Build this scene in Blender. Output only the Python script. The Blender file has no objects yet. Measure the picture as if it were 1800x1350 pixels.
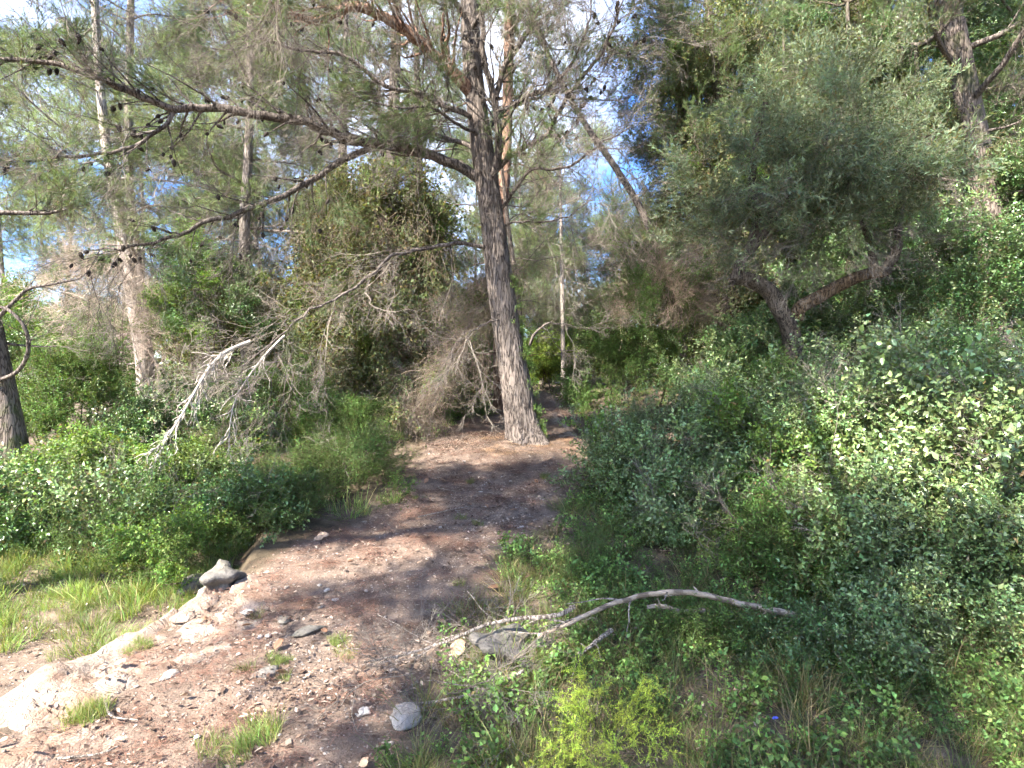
import bpy, math, random
import numpy as np
from mathutils import Vector, Matrix

scene = bpy.context.scene
R = math.radians
# ------------------------------------------------------------------ camera
CAMZ, FPX = 1.6, 1000.0
cam_d = bpy.data.cameras.new('camera')
cam_d.sensor_width = 36.0
cam_d.lens = 36.0 * FPX / 1800.0
cam_d.clip_start = 0.05
cam_d.clip_end = 3000
cam = bpy.data.objects.new('camera', cam_d)
scene.collection.objects.link(cam)
cam.location = (0, 0, CAMZ)
cam.rotation_euler = (R(90), 0, 0)
scene.camera = cam
# ------------------------------------------------------------------ sky and sun
SUN_AZ, SUN_EL = R(-135), R(44)          # azimuth clockwise from +Y (the view direction)
world = bpy.data.worlds.new('World')
scene.world = world
world.use_nodes = True
wn = world.node_tree.nodes
sky = wn.new('ShaderNodeTexSky')
sky.sky_type = 'NISHITA'
sky.sun_disc = False
sky.sun_elevation = SUN_EL
sky.sun_rotation = SUN_AZ
sky.air_density = 1.0
sky.dust_density = 0.5
sky.ozone_density = 3.5
hs = wn.new('ShaderNodeHueSaturation')
hs.inputs['Saturation'].default_value = 1.25
hs.inputs['Hue'].default_value = 0.51
hs.inputs['Value'].default_value = 0.9
world.node_tree.links.new(sky.outputs[0], hs.inputs['Color'])
# thin high cloud: white where a slow noise over the dome is high
WL = world.node_tree.links
wtc = wn.new('ShaderNodeTexCoord')
wmp = wn.new('ShaderNodeMapping'); wmp.inputs['Scale'].default_value = (1.0, 1.0, 2.2); wmp.inputs['Location'].default_value = (2.2, 4.4, 1.5)
wno = wn.new('ShaderNodeTexNoise'); wno.inputs['Scale'].default_value = 1.5; wno.inputs['Detail'].default_value = 7; wno.inputs['Roughness'].default_value = 0.58
wrp = wn.new('ShaderNodeValToRGB'); wrp.color_ramp.elements[0].position = 0.45; wrp.color_ramp.elements[1].position = 0.66
wrp.color_ramp.elements[1].color = (0.85, 0.85, 0.85, 1)
wcl = wn.new('ShaderNodeHueSaturation'); wcl.inputs['Saturation'].default_value = 0.22; wcl.inputs['Value'].default_value = 1.7
wmx = wn.new('ShaderNodeMix'); wmx.data_type = 'RGBA'
WL.new(wtc.outputs['Generated'], wmp.inputs['Vector']); WL.new(wmp.outputs[0], wno.inputs['Vector']); WL.new(wno.outputs['Fac'], wrp.inputs[0])
WL.new(sky.outputs[0], wcl.inputs['Color']); WL.new(wrp.outputs[0], wmx.inputs[0]); WL.new(hs.outputs[0], wmx.inputs[6]); WL.new(wcl.outputs[0], wmx.inputs[7])
WL.new(wmx.outputs[2], wn['Background'].inputs[0])
wn['Background'].inputs[1].default_value = 0.10
sun_d = bpy.data.lights.new('sun', 'SUN')
sun_d.energy = 5.0
sun_d.angle = R(0.55)
sun_d.color = (1.0, 0.93, 0.82)
sun = bpy.data.objects.new('sun', sun_d)
scene.collection.objects.link(sun)
SUN_DIR = Vector((math.sin(SUN_AZ) * math.cos(SUN_EL), math.cos(SUN_AZ) * math.cos(SUN_EL), math.sin(SUN_EL)))
sun.rotation_euler = (-SUN_DIR).to_track_quat('-Z', 'Y').to_euler()
scene.view_settings.view_transform = 'Standard'
scene.view_settings.look = 'None'
scene.view_settings.gamma = 1.0
scene.view_settings.exposure = 2.7
scene.cycles.max_bounces = 4
scene.cycles.diffuse_bounces = 3
scene.cycles.use_adaptive_sampling = True
scene.cycles.adaptive_threshold = 0.07
scene.cycles.adaptive_min_samples = 20
scene.cycles.time_limit = 900
scene.cycles.use_light_tree = False
scene.cycles.glossy_bounces = 2
scene.cycles.transmission_bounces = 3
scene.cycles.use_denoising = True
scene.cycles.sample_clamp_indirect = 4.0

rng = np.random.default_rng(7)
COL = scene.collection

def at(u, v, Y):
    return np.array([(u - 900.0) / FPX * Y, Y, CAMZ - (v - 675.0) / FPX * Y])

def nrm(a):
    a = np.asarray(a, float)
    return a / (np.linalg.norm(a, axis=-1, keepdims=True) + 1e-9)

# ------------------------------------------------------------------ noise (numpy)
def _hash(ix, iy, seed):
    h = (ix * 374761393 + iy * 668265263 + seed * 1442695041) & 0x7fffffff
    h = ((h ^ (h >> 13)) * 1274126177) & 0x7fffffff
    return ((h ^ (h >> 16)) & 0xffff) / 65535.0

def vnoise(x, y, seed=0):
    x = np.asarray(x, float); y = np.asarray(y, float)
    ix = np.floor(x).astype(np.int64); iy = np.floor(y).astype(np.int64)
    fx = x - ix; fy = y - iy
    fx = fx * fx * (3 - 2 * fx); fy = fy * fy * (3 - 2 * fy)
    a = _hash(ix, iy, seed); b = _hash(ix + 1, iy, seed)
    c = _hash(ix, iy + 1, seed); d = _hash(ix + 1, iy + 1, seed)
    return (a + (b - a) * fx) * (1 - fy) + (c + (d - c) * fx) * fy - 0.5

def fbm(x, y, seed=0, o=4):
    s = 0; a = 1.0
    for k in range(o):
        s = s + a * vnoise(x * 2 ** k + 17.3 * k, y * 2 ** k - 9.1 * k, seed + k)
        a *= 0.5
    return s

def sstep(a, b, x):
    t = np.clip((np.asarray(x, float) - a) / (b - a), 0, 1)
    return t * t * (3 - 2 * t)

# ------------------------------------------------------------------ terrain
PY = np.array([0.0, 2.37, 4.0, 5.0, 6.0, 7.2, 8.3, 10, 12, 14, 16, 18, 22])
PL = np.array([-2.6, -2.35, -2.0, -1.65, -1.12, -1.2, -1.3, -1.1, -0.75, -0.1, 0.45, 0.9, 1.6])
PR = np.array([-0.5, -0.55, -0.35, 0.2, 0.62, 0.8, 0.95, 1.1, 1.25, 1.5, 1.75, 1.95, 2.4])

def path_mask(x, y):
    l = np.interp(y, PY, PL) + 0.25 * vnoise(x * 2.3, y * 2.3, 31) + 0.12 * vnoise(x * 7, y * 7, 32)
    r = np.interp(y, PY, PR) + 0.35 * vnoise(x * 2.1, y * 2.1, 33) + 0.16 * vnoise(x * 6, y * 6, 34)
    m = sstep(-0.12, 0.12, x - l) * sstep(-0.25, 0.2, r - x)
    return m * sstep(-4, -2, y) * (1 - sstep(20, 22, y))

def ledge_x(y):
    return np.interp(y, [0, 2.2, 2.75, 3.5, 4.3, 5.5, 7.0], [-2.55, -2.5, -2.45, -2.28, -2.1, -2.3, -2.6]) + 0.10 * vnoise(y * 1.7, 0.0 * y, 41)

def H(x, y):
    x = np.asarray(x, float); y = np.asarray(y, float)
    z = np.interp(y, [-60, 0, 2.0, 3.0, 8.3, 18, 40, 400], [-0.6, -0.02, 0.0, 0.06, 0.696, 1.50, 1.9, 2.5])
    # left side stays low
    lowl = sstep(-2.0, -9.0, x) * sstep(5, 14, y)
    z = z * (1 - 0.75 * lowl)
    drop = 0.30 * sstep(0.10, -0.16, x - ledge_x(y)) * (1 - sstep(4.3, 6.0, y))
    z = z - drop
    z = z + 0.10 * np.clip(x - 2.2, 0, 8) * sstep(3, 6, y)
    z = z + 0.09 * np.exp(-((x - 0.21) ** 2 + (y - 8.3) ** 2) / 0.55)
    z = z + 0.05 * fbm(x * 0.9, y * 0.9, 3) + 0.022 * fbm(x * 4.2, y * 4.2, 11, 3) * sstep(60, 20, y)
    # slight hollow of the trodden path
    return z

def h(x, y):
    return float(H(np.array([x]), np.array([y]))[0])

# ------------------------------------------------------------------ materials
def new_mat(name):
    m = bpy.data.materials.new(name)
    m.use_nodes = True
    nt = m.node_tree
    return m, nt, nt.nodes['Principled BSDF'], nt.nodes['Material Output']

def N(nt, t, **kw):
    n = nt.nodes.new(t)
    for k, v in kw.items():
        if k.startswith('i_'):
            n.inputs[k[2:].replace('_', ' ')].default_value = v
        else:
            setattr(n, k, v)
    return n

def ramp(nt, src, stops):
    r = nt.nodes.new('ShaderNodeValToRGB')
    els = r.color_ramp.elements
    while len(els) < len(stops):
        els.new(0.5)
    for e, (p, c) in zip(els, stops):
        e.position = p
        e.color = (c[0], c[1], c[2], 1) if hasattr(c, '__len__') else (c, c, c, 1)
    nt.links.new(src, r.inputs[0])
    return r.outputs[0]

def mix(nt, fac, a, b, blend='MIX'):
    m = nt.nodes.new('ShaderNodeMix')
    m.data_type = 'RGBA'
    m.blend_type = blend
    for s, v in ((0, fac), (6, a), (7, b)):
        if hasattr(v, 'is_output') or isinstance(v, bpy.types.NodeSocket):
            nt.links.new(v, m.inputs[s])
        elif hasattr(v, '__len__'):
            m.inputs[s].default_value = (*v[:3], 1)
        else:
            m.inputs[s].default_value = v
    return m.outputs[2]

def mth(nt, op, a, b=None):
    m = nt.nodes.new('ShaderNodeMath')
    m.operation = op
    for s, v in ((0, a), (1, b)):
        if v is None:
            continue
        if isinstance(v, bpy.types.NodeSocket):
            nt.links.new(v, m.inputs[s])
        else:
            m.inputs[s].default_value = v
    return m.outputs[0]

def noise(nt, co, scale, detail=4, rough=0.55, dist=0.0):
    n = N(nt, 'ShaderNodeTexNoise')
    n.inputs['Scale'].default_value = scale
    n.inputs['Detail'].default_value = detail
    n.inputs['Roughness'].default_value = rough
    n.inputs['Distortion'].default_value = dist
    nt.links.new(co, n.inputs['Vector'])
    return n.outputs['Fac']

def voro(nt, co, scale, feature='F1', out='Distance'):
    n = N(nt, 'ShaderNodeTexVoronoi', feature=feature)
    n.inputs['Scale'].default_value = scale
    nt.links.new(co, n.inputs['Vector'])
    return n.outputs[out]

def scaled(nt, co, s):
    m = N(nt, 'ShaderNodeMapping')
    m.inputs['Scale'].default_value = s
    nt.links.new(co, m.inputs['Vector'])
    return m.outputs[0]

def bump(nt, bsdf, height, strength=0.5, dist=0.01):
    b = N(nt, 'ShaderNodeBump')
    b.inputs['Strength'].default_value = strength
    b.inputs['Distance'].default_value = dist
    nt.links.new(height, b.inputs['Height'])
    nt.links.new(b.outputs[0], bsdf.inputs['Normal'])

def geo_pos(nt):
    return N(nt, 'ShaderNodeNewGeometry').outputs['Position']

def leaf_material(name, rough=0.45, trans=0.35, spec=0.4, tint=(1.25, 1.15, 0.5)):
    m, nt, b, out = new_mat(name)
    a = N(nt, 'ShaderNodeAttribute', attribute_name='tint')
    oi = N(nt, 'ShaderNodeObjectInfo')
    hsv = N(nt, 'ShaderNodeHueSaturation')
    nt.links.new(a.outputs['Color'], hsv.inputs['Color'])
    v = mth(nt, 'MULTIPLY_ADD', oi.outputs['Random'], 0.6)
    v.node.inputs[2].default_value = 0.7
    nt.links.new(v, hsv.inputs['Value'])
    hu = mth(nt, 'MULTIPLY_ADD', oi.outputs['Random'], 0.03)
    hu.node.inputs[2].default_value = 0.485
    nt.links.new(hu, hsv.inputs['Hue'])
    col = hsv.outputs[0]
    nt.links.new(col, b.inputs['Base Color'])
    b.inputs['Roughness'].default_value = rough
    b.inputs['Specular IOR Level'].default_value = spec
    if trans > 0:
        t = N(nt, 'ShaderNodeBsdfTranslucent')
        nt.links.new(mix(nt, 1.0, col, tint, 'MULTIPLY'), t.inputs['Color'])
        ms = N(nt, 'ShaderNodeMixShader')
        ms.inputs[0].default_value = trans
        nt.links.new(b.outputs[0], ms.inputs[1])
        nt.links.new(t.outputs[0], ms.inputs[2])
        nt.links.new(ms.outputs[0], out.inputs[0])
    return m

M = {}
M['leaf'] = leaf_material('leaf_glossy', 0.34, 0.22, 0.6)
M['leaf_soft'] = leaf_material('leaf_soft', 0.55, 0.4, 0.3)
M['needle'] = leaf_material('pine_needle', 0.45, 0.45, 0.4, (1.2, 1.15, 0.7))
M['dead'] = leaf_material('dead_stem', 0.85, 0.0, 0.15)
M['grass'] = leaf_material('grass_blade', 0.55, 0.4, 0.3)

def bark_material(name, dark, light, scale=1.0, moss=0.0):
    m, nt, b, out = new_mat(name)
    p = geo_pos(nt)
    st = scaled(nt, p, (1, 1, 0.28))
    wob = noise(nt, p, 6 * scale, 3)
    rd = noise(nt, scaled(nt, p, (1, 1, 0.13)), 30 * scale, 2, 0.5, 0.3)
    c1 = mth(nt, 'ABSOLUTE', mth(nt, 'SUBTRACT', rd, 0.5))
    n1 = noise(nt, scaled(nt, p, (1, 1, 0.2)), 40 * scale, 5, 0.65)
    n2 = noise(nt, p, 2.2, 3)
    base = ramp(nt, n1, [(0.3, dark), (0.72, light)])
    base = mix(nt, mth(nt, 'MULTIPLY', ramp(nt, n2, [(0.4, 0.0), (0.7, 0.6)]), 1.0), base,
               (light[0] * 1.15, light[1] * 1.12, light[2] * 1.12))
    crack = ramp(nt, c1, [(0.0, 0.0), (0.07, 1.0)])
    base = mix(nt, crack, (dark[0] * 0.5, dark[1] * 0.45, dark[2] * 0.45), base)
    if moss:
        nm = noise(nt, p, 5.0, 4)
        base = mix(nt, ramp(nt, nm, [(0.5, 0.0), (0.68, moss)]), base, (0.05, 0.065, 0.02))
    nt.links.new(base, b.inputs['Base Color'])
    b.inputs['Roughness'].default_value = 0.9
    b.inputs['Specular IOR Level'].default_value = 0.2
    hh = mth(nt, 'ADD', mth(nt, 'MULTIPLY', crack, 0.7), mth(nt, 'MULTIPLY', n1, 0.6))
    bump(nt, b, hh, 0.9, 0.015)
    return m

M['bark'] = bark_material('pine_bark', (0.06, 0.05, 0.043), (0.185, 0.155, 0.135))
M['bark_pale'] = bark_material('pale_bark', (0.20, 0.17, 0.145), (0.46, 0.41, 0.36))
M['bark_red'] = bark_material('reddish_bark', (0.16, 0.09, 0.06), (0.34, 0.22, 0.16))
M['bark_mossy'] = bark_material('mossy_bark', (0.06, 0.05, 0.04), (0.17, 0.14, 0.12), 1.0, 0.8)
M['bark_mid'] = bark_material('grey_brown_bark', (0.13, 0.11, 0.095), (0.30, 0.26, 0.225))
M['bark_olive'] = bark_material('olive_bark', (0.05, 0.041, 0.034), (0.15, 0.122, 0.098), 1.3)
M['wood_orange'] = bark_material('bare_wood', (0.055, 0.04, 0.028), (0.20, 0.135, 0.082), 1.2)
M['twig'] = bark_material('twig_bark', (0.14, 0.115, 0.095), (0.34, 0.30, 0.26), 2.0)
M['twig_pale'] = None
M['stem'] = bark_material('shrub_stem', (0.07, 0.055, 0.04), (0.20, 0.16, 0.12), 2.0)

def ground_material():
    m, nt, b, out = new_mat('woodland_soil')
    p = geo_pos(nt)
    a = N(nt, 'ShaderNodeAttribute', attribute_name='trodden')
    n1 = noise(nt, p, 1.3, 5, 0.6)
    n2 = noise(nt, p, 9.0, 6, 0.65)
    n3 = noise(nt, p, 70.0, 4, 0.7)
    soil = ramp(nt, n2, [(0.28, (0.075, 0.056, 0.045)), (0.5, (0.155, 0.116, 0.092)), (0.75, (0.26, 0.20, 0.16))])
    soil = mix(nt, ramp(nt, n1, [(0.35, 0.0), (0.7, 0.7)]), soil, (0.175, 0.125, 0.096))
    soil = mix(nt, 0.75, soil, ramp(nt, n3, [(0.25, 0.35), (0.75, 1.35)]), 'MULTIPLY')
    v1 = voro(nt, p, 55)
    vc = voro(nt, p, 55, 'F1', 'Color')
    sep = N(nt, 'ShaderNodeSeparateColor'); nt.links.new(vc, sep.inputs[0])
    peb = mth(nt, 'MULTIPLY', ramp(nt, v1, [(0.25, 1.0), (0.36, 0.0)]), ramp(nt, sep.outputs[0], [(0.72, 0.0), (0.76, 1.0)]))
    soil = mix(nt, peb, soil, mix(nt, sep.outputs[1], (0.17, 0.14, 0.12), (0.36, 0.31, 0.27)))
    humus = ramp(nt, n2, [(0.3, (0.045, 0.036, 0.024)), (0.55, (0.085, 0.066, 0.042)), (0.8, (0.15, 0.12, 0.075))])
    humus = mix(nt, 0.6, humus, ramp(nt, n3, [(0.25, 0.4), (0.75, 1.4)]), 'MULTIPLY')
    col = mix(nt, a.outputs['Fac'], humus, soil)
    nt.links.new(col, b.inputs['Base Color'])
    b.inputs['Roughness'].default_value = 0.95
    b.inputs['Specular IOR Level'].default_value = 0.15
    hh = mth(nt, 'ADD', mth(nt, 'MULTIPLY', n3, 0.6), mth(nt, 'ADD', mth(nt, 'MULTIPLY', n2, 1.0), mth(nt, 'MULTIPLY', peb, 0.5)))
    bump(nt, b, hh, 0.9, 0.02)
    return m

def rock_material(name, c0, c1, stain=(0.20, 0.13, 0.09), st=0.5):
    m, nt, b, out = new_mat(name)
    p = geo_pos(nt)
    n1 = noise(nt, p, 3.0, 6, 0.65, 0.4)
    n2 = noise(nt, p, 22.0, 5, 0.7)
    n3 = noise(nt, p, 90.0, 3, 0.7)
    col = ramp(nt, n2, [(0.25, c0), (0.7, c1)])
    col = mix(nt, ramp(nt, n1, [(0.42, 0.0), (0.62, st)]), col, stain)
    col = mix(nt, 0.6, col, ramp(nt, n3, [(0.25, 0.55), (0.75, 1.2)]), 'MULTIPLY')
    cr = mth(nt, 'ABSOLUTE', mth(nt, 'SUBTRACT', noise(nt, p, 5.0, 4, 0.6, 0.6), 0.5))
    crk = ramp(nt, cr, [(0.0, 0.0), (0.03, 1.0)])
    col = mix(nt, mth(nt, 'MULTIPLY_ADD', crk, 0.45), mix(nt, 0.5, col, (0.04, 0.03, 0.025)), col)
    col.node.inputs[0].links[0].from_node.inputs[2].default_value = 0.55
    nt.links.new(col, b.inputs['Base Color'])
    b.inputs['Roughness'].default_value = 0.9
    b.inputs['Specular IOR Level'].default_value = 0.2
    hh = mth(nt, 'ADD', mth(nt, 'MULTIPLY', n2, 1.0), mth(nt, 'ADD', mth(nt, 'MULTIPLY', n3, 0.35), mth(nt, 'MULTIPLY', crk, 0.25)))
    bump(nt, b, hh, 0.9, 0.02)
    return m

M['ground'] = ground_material()
M['limestone'] = rock_material('pale_limestone', (0.17, 0.135, 0.108), (0.34, 0.28, 0.23), (0.20, 0.128, 0.09), 0.9)
M['grey_rock'] = rock_material('grey_rock', (0.065, 0.06, 0.056), (0.18, 0.165, 0.15), (0.14, 0.13, 0.08), 0.5)
M['white_rock'] = rock_material('white_stone', (0.30, 0.275, 0.25), (0.50, 0.46, 0.42), (0.3, 0.22, 0.16), 0.3)
M['pebble'] = rock_material('pebble_stone', (0.21, 0.18, 0.155), (0.42, 0.37, 0.325), (0.22, 0.14, 0.10), 0.5)

def plain(name, c, rough=0.7, spec=0.3):
    m, nt, b, out = new_mat(name)
    n = noise(nt, geo_pos(nt), 30, 4)
    nt.links.new(ramp(nt, n, [(0.3, tuple(x * 0.6 for x in c)), (0.7, tuple(min(1, x * 1.25) for x in c))]), b.inputs['Base Color'])
    b.inputs['Roughness'].default_value = rough
    b.inputs['Specular IOR Level'].default_value = spec
    return m
M['twig_pale'] = plain('bleached_wood', (0.40, 0.36, 0.31), 0.8, 0.2)
def wood(name, c0, c1):
    m, nt, b, out = new_mat(name)
    p = geo_pos(nt)
    n1 = noise(nt, scaled(nt, p, (0.12, 1, 1)), 60, 5, 0.65); n2 = noise(nt, p, 9, 4)
    c = ramp(nt, n1, [(0.3, c0), (0.7, c1)])
    c = mix(nt, ramp(nt, n2, [(0.5, 0.0), (0.56, 0.85)]), c, tuple(x * 0.5 for x in c0))
    nt.links.new(mix(nt, 0.5, c, ramp(nt, noise(nt, p, 140, 3), [(0.3, 0.5), (0.7, 1.2)]), 'MULTIPLY'), b.inputs['Base Color']); b.inputs['Roughness'].default_value = 0.85; b.inputs['Specular IOR Level'].default_value = 0.2
    bump(nt, b, n1, 0.6, 0.006)
    return m
M['wood_tan'] = wood('weathered_wood', (0.20, 0.15, 0.11), (0.42, 0.34, 0.265))
M['cone'] = plain('pine_cone_scale', (0.035, 0.026, 0.02), 0.8)
M['petal'] = plain('blue_petal', (0.10, 0.13, 0.62), 0.5)
M['tarp'] = plain('blue_sheet', (0.25, 0.45, 0.75), 0.5)

# ------------------------------------------------------------------ mesh helpers
def mesh_data(name, verts, faces, mat=None, smooth=True, tint=None):
    """faces: list of int arrays (k,3) or (k,4)"""
    me = bpy.data.meshes.new(name)
    verts = np.asarray(verts, np.float32)
    me.vertices.add(len(verts))
    me.vertices.foreach_set('co', verts.ravel())
    faces = [np.asarray(f, np.int32) for f in faces if len(f)]
    if faces:
        loops = np.concatenate([f.ravel() for f in faces])
        tot = np.concatenate([np.full(len(f), f.shape[1], np.int32) for f in faces])
        start = np.concatenate([[0], np.cumsum(tot)[:-1]]).astype(np.int32)
        me.loops.add(len(loops))
        me.loops.foreach_set('vertex_index', loops)
        me.polygons.add(len(tot))
        me.polygons.foreach_set('loop_start', start)
        if smooth:
            me.polygons.foreach_set('use_smooth', np.ones(len(tot), bool))
    if tint is not None:
        a = me.attributes.new('tint', 'FLOAT_COLOR', 'POINT')
        t = np.ones((len(verts), 4), np.float32)
        t[:, :3] = tint
        a.data.foreach_set('color', t.ravel())
    me.update(calc_edges=True)
    me.validate()
    if mat is not None:
        me.materials.append(mat)
    return me

class MB:
    def __init__(self):
        self.v = []; self.f3 = []; self.f4 = []; self.t = []; self.n = 0
    def add(self, v, f3=None, f4=None, tint=(1, 1, 1)):
        v = np.asarray(v, float)
        if f3 is not None and len(f3): self.f3.append(np.asarray(f3) + self.n)
        if f4 is not None and len(f4): self.f4.append(np.asarray(f4) + self.n)
        self.v.append(v)
        t = np.asarray(tint, float)
        self.t.append(np.broadcast_to(t, (len(v), 3)))
        self.n += len(v)
    def tube(self, pts, rad, sides=5, tint=(1, 1, 1)):
        pts = np.asarray(pts, float); n = len(pts)
        rad = np.broadcast_to(np.asarray(rad, float), (n,))
        tan = nrm(np.gradient(pts, axis=0))
        ref = np.array([0.31, 0.17, 0.93])
        mean = nrm(pts[-1] - pts[0])
        if abs(mean @ ref) > 0.85: ref = np.array([0.93, -0.3, 0.2])
        a = nrm(np.cross(tan, ref)); b = np.cross(tan, a)
        ang = np.arange(sides) * 2 * math.pi / sides
        ring = (a[:, None, :] * np.cos(ang)[None, :, None] + b[:, None, :] * np.sin(ang)[None, :, None]) * rad[:, None, None]
        v = (pts[:, None, :] + ring).reshape(-1, 3)
        i = np.arange(n - 1)[:, None] * sides; j = np.arange(sides)[None, :]; k = (j + 1) % sides
        f4 = np.stack([i + j, i + k, i + sides + k, i + sides + j], -1).reshape(-1, 4)
        self.add(v, None, f4, tint)
    def data(self, name, mat, smooth=True, tint=False):
        v = np.concatenate(self.v)
        fs = []
        if self.f3: fs.append(np.concatenate(self.f3))
        if self.f4: fs.append(np.concatenate(self.f4))
        return mesh_data(name, v, fs, mat, smooth, np.concatenate(self.t) if tint else None)

def tag(o, label=None, cat=None, group=None, kind=None):
    if label: o['label'] = label
    if cat: o['category'] = cat
    if group: o['group'] = group
    if kind: o['kind'] = kind
    return o

def link(name, me, parent=None):
    o = bpy.data.objects.new(name, me)
    COL.objects.link(o)
    if parent is not None:
        o.parent = parent
        o.matrix_parent_inverse = Matrix.Translation(-Vector(parent['base']) if 'base' in parent else -parent.location)
    return o

def root(name, loc, label, cat, group=None):
    o = bpy.data.objects.new(name, None)
    COL.objects.link(o)
    o.location = Vector([float(c) for c in loc])
    o.empty_display_size = 0.2
    return tag(o, label, cat, group)

def smooth_path(pts, n=None, per=4):
    """Catmull-Rom through pts (k,d)"""
    p = np.asarray(pts, float)
    if len(p) < 3:
        t = np.linspace(0, 1, per + 1)[:, None]
        return p[0] * (1 - t) + p[-1] * t
    q = np.vstack([2 * p[0] - p[1], p, 2 * p[-1] - p[-2]])
    out = []
    for i in range(1, len(q) - 2):
        for t in np.arange(per) / per:
            a, b, c, d = q[i - 1], q[i], q[i + 1], q[i + 2]
            out.append(0.5 * ((2 * b) + (c - a) * t + (2 * a - 5 * b + 4 * c - d) * t * t + (3 * b - a - 3 * c + d) * t ** 3))
    out.append(p[-1])
    return np.array(out)

def rand_perp(d, g):
    r = g.normal(size=3)
    r -= d * (r @ d)
    return nrm(r)

def wander(start, d, L, n, g, wob=0.12, pull=(0, 0, 0)):
    """a wandering line: n segments"""
    pts = [np.asarray(start, float)]
    d = nrm(d)
    for i in range(n):
        d = nrm(d + g.normal(size=3) * wob + np.asarray(pull, float) / n)
        pts.append(pts[-1] + d * L / n)
    return np.array(pts)

# ------------------------------------------------------------------ bunches of foliage: linked copies under their plant, or one joined mesh of stuff
PROTO = {}
def proto(kind, meshes):
    PROTO[kind] = meshes
BUNCH = dict(pine='needle_spray', pine_pale='needle_spray', pine_big='needle_bough', pine_pale_big='needle_bough', bare='bare_twig', bare_pale='bare_twig', tan_twigs='dry_twig',
             dead_vine='dry_vine', pale_vine='dry_vine', vine='leafy_vine', vine_big='leafy_vine', olive='olive_spray', fine='feathery_spray', lime_fine='feathery_spray', upshoot='young_shoot',
             grass='grass_blades', seedling='small_leaves')

def euler_from_dir(d, roll):
    """euler XYZ (n,3) taking +Z to d, with a roll first"""
    d = nrm(d)
    theta = np.arccos(np.clip(d[:, 2], -1, 1))
    phi = np.arctan2(d[:, 1], d[:, 0])
    # Rz(phi) Ry(theta) Rz(roll)
    cp, sp, ct, st, cr, sr = np.cos(phi), np.sin(phi), np.cos(theta), np.sin(theta), np.cos(roll), np.sin(roll)
    r00 = cp * ct * cr - sp * sr; r10 = sp * ct * cr + cp * sr; r20 = -st * cr
    r21 = st * sr; r22 = ct
    r11 = -sp * ct * sr + cp * cr; r12 = sp * st
    ey = np.arcsin(np.clip(-r20, -1, 1))
    ex = np.arctan2(r21, r22); ez = np.arctan2(r10, r00)
    return np.stack([ex, ey, ez], -1)

def scatter(name, parent, kind, pos, d, size, g, cap=300):
    pos = np.asarray(pos, float); n = len(pos)
    if n == 0: return None
    d = np.broadcast_to(np.asarray(d, float), (n, 3)); size = np.broadcast_to(np.asarray(size, float), (n,))
    e = euler_from_dir(d, g.uniform(0, 6.28, n)); pick = g.integers(0, len(PROTO[kind]), n)
    if parent is None:
        return joined(name, kind, pos, e, size, pick, g)
    idx = np.arange(n)
    if n > cap:
        idx = g.permutation(n)[:cap]; size = size * (n / cap) ** 0.3
    base = parent.location
    inv = Matrix.Translation(-base)
    nm = BUNCH.get(kind, 'leaf_bunch')
    for i in idx:
        o = bpy.data.objects.new(nm, PROTO[kind][pick[i]])
        COL.objects.link(o)
        o.parent = parent
        o.matrix_parent_inverse = inv
        o.location = pos[i]; o.rotation_euler = e[i]; q = float(size[i]); o.scale = (q, q, q)

CACHE = {}
def arrays(me):
    if me.name not in CACHE:
        v = np.empty(len(me.vertices) * 3, np.float32); me.vertices.foreach_get('co', v)
        me.calc_loop_triangles()
        f = np.empty(len(me.loop_triangles) * 3, np.int32); me.loop_triangles.foreach_get('vertices', f)
        t = None
        if 'tint' in me.attributes:
            t = np.empty(len(me.vertices) * 4, np.float32); me.attributes['tint'].data.foreach_get('color', t); t = t.reshape(-1, 4)[:, :3]
        CACHE[me.name] = (v.reshape(-1, 3), f.reshape(-1, 3), t)
    return CACHE[me.name]

def joined(name, kind, pos, e, size, pick, g):
    """too small and too many to count: one mesh"""
    V, F, T, n = [], [], [], 0
    from mathutils import Euler
    for i in range(len(pos)):
        v, f, t = arrays(PROTO[kind][pick[i]])
        Rm = np.array(Euler(e[i], 'XYZ').to_matrix())
        V.append((v * size[i]) @ Rm.T + pos[i]); F.append(f + n); n += len(v)
        if t is not None: T.append(t * g.uniform(0.7, 1.3))
    me = mesh_data(name, np.concatenate(V), [np.concatenate(F)], PROTO[kind][0].materials[0], kind == 'pebbles', np.concatenate(T) if T else None)
    o = link(name, me)
    o['kind'] = 'stuff'
    return o

# ------------------------------------------------------------------ leaf-kind builders
SIMPLE = [False]
def leaf_verts(mb, pos, d, nor, L, W, col, fold=0.25, curl=0.12):
    """kite-shaped folded leaves: 6 verts, 4 tris"""
    n = len(pos)
    d = nrm(d); s = nrm(np.cross(d, nor)); u = np.cross(s, d)
    L = L[:, None]; W = W[:, None]
    if SIMPLE[0]:
        v = np.stack([pos, pos + d * L * 0.45 + s * W * 0.5 + u * W * fold, pos + d * L - u * L * curl, pos + d * L * 0.45 - s * W * 0.5 + u * W * fold], 1).reshape(-1, 3)
        b = (np.arange(n) * 4)[:, None]
        mb.add(v, np.concatenate([b + [[0, 2, 1]], b + [[0, 3, 2]]]), None, np.repeat(col, 4, 0)); return
    v0 = pos
    v1 = pos + d * L * 0.42 + s * W * 0.5 + u * W * fold
    v2 = pos + d * L * 0.42 - s * W * 0.5 + u * W * fold
    v3 = pos + d * L * 0.5
    v4 = pos + d * L - u * L * curl
    v = np.stack([v0, v1, v2, v3, v4], 1).reshape(-1, 3)
    b = (np.arange(n) * 5)[:, None]
    f = np.concatenate([b + [[0, 3, 1]], b + [[0, 2, 3]], b + [[1, 3, 4]], b + [[3, 2, 4]]])
    mb.add(v, f, None, np.repeat(col, 5, 0))

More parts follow.
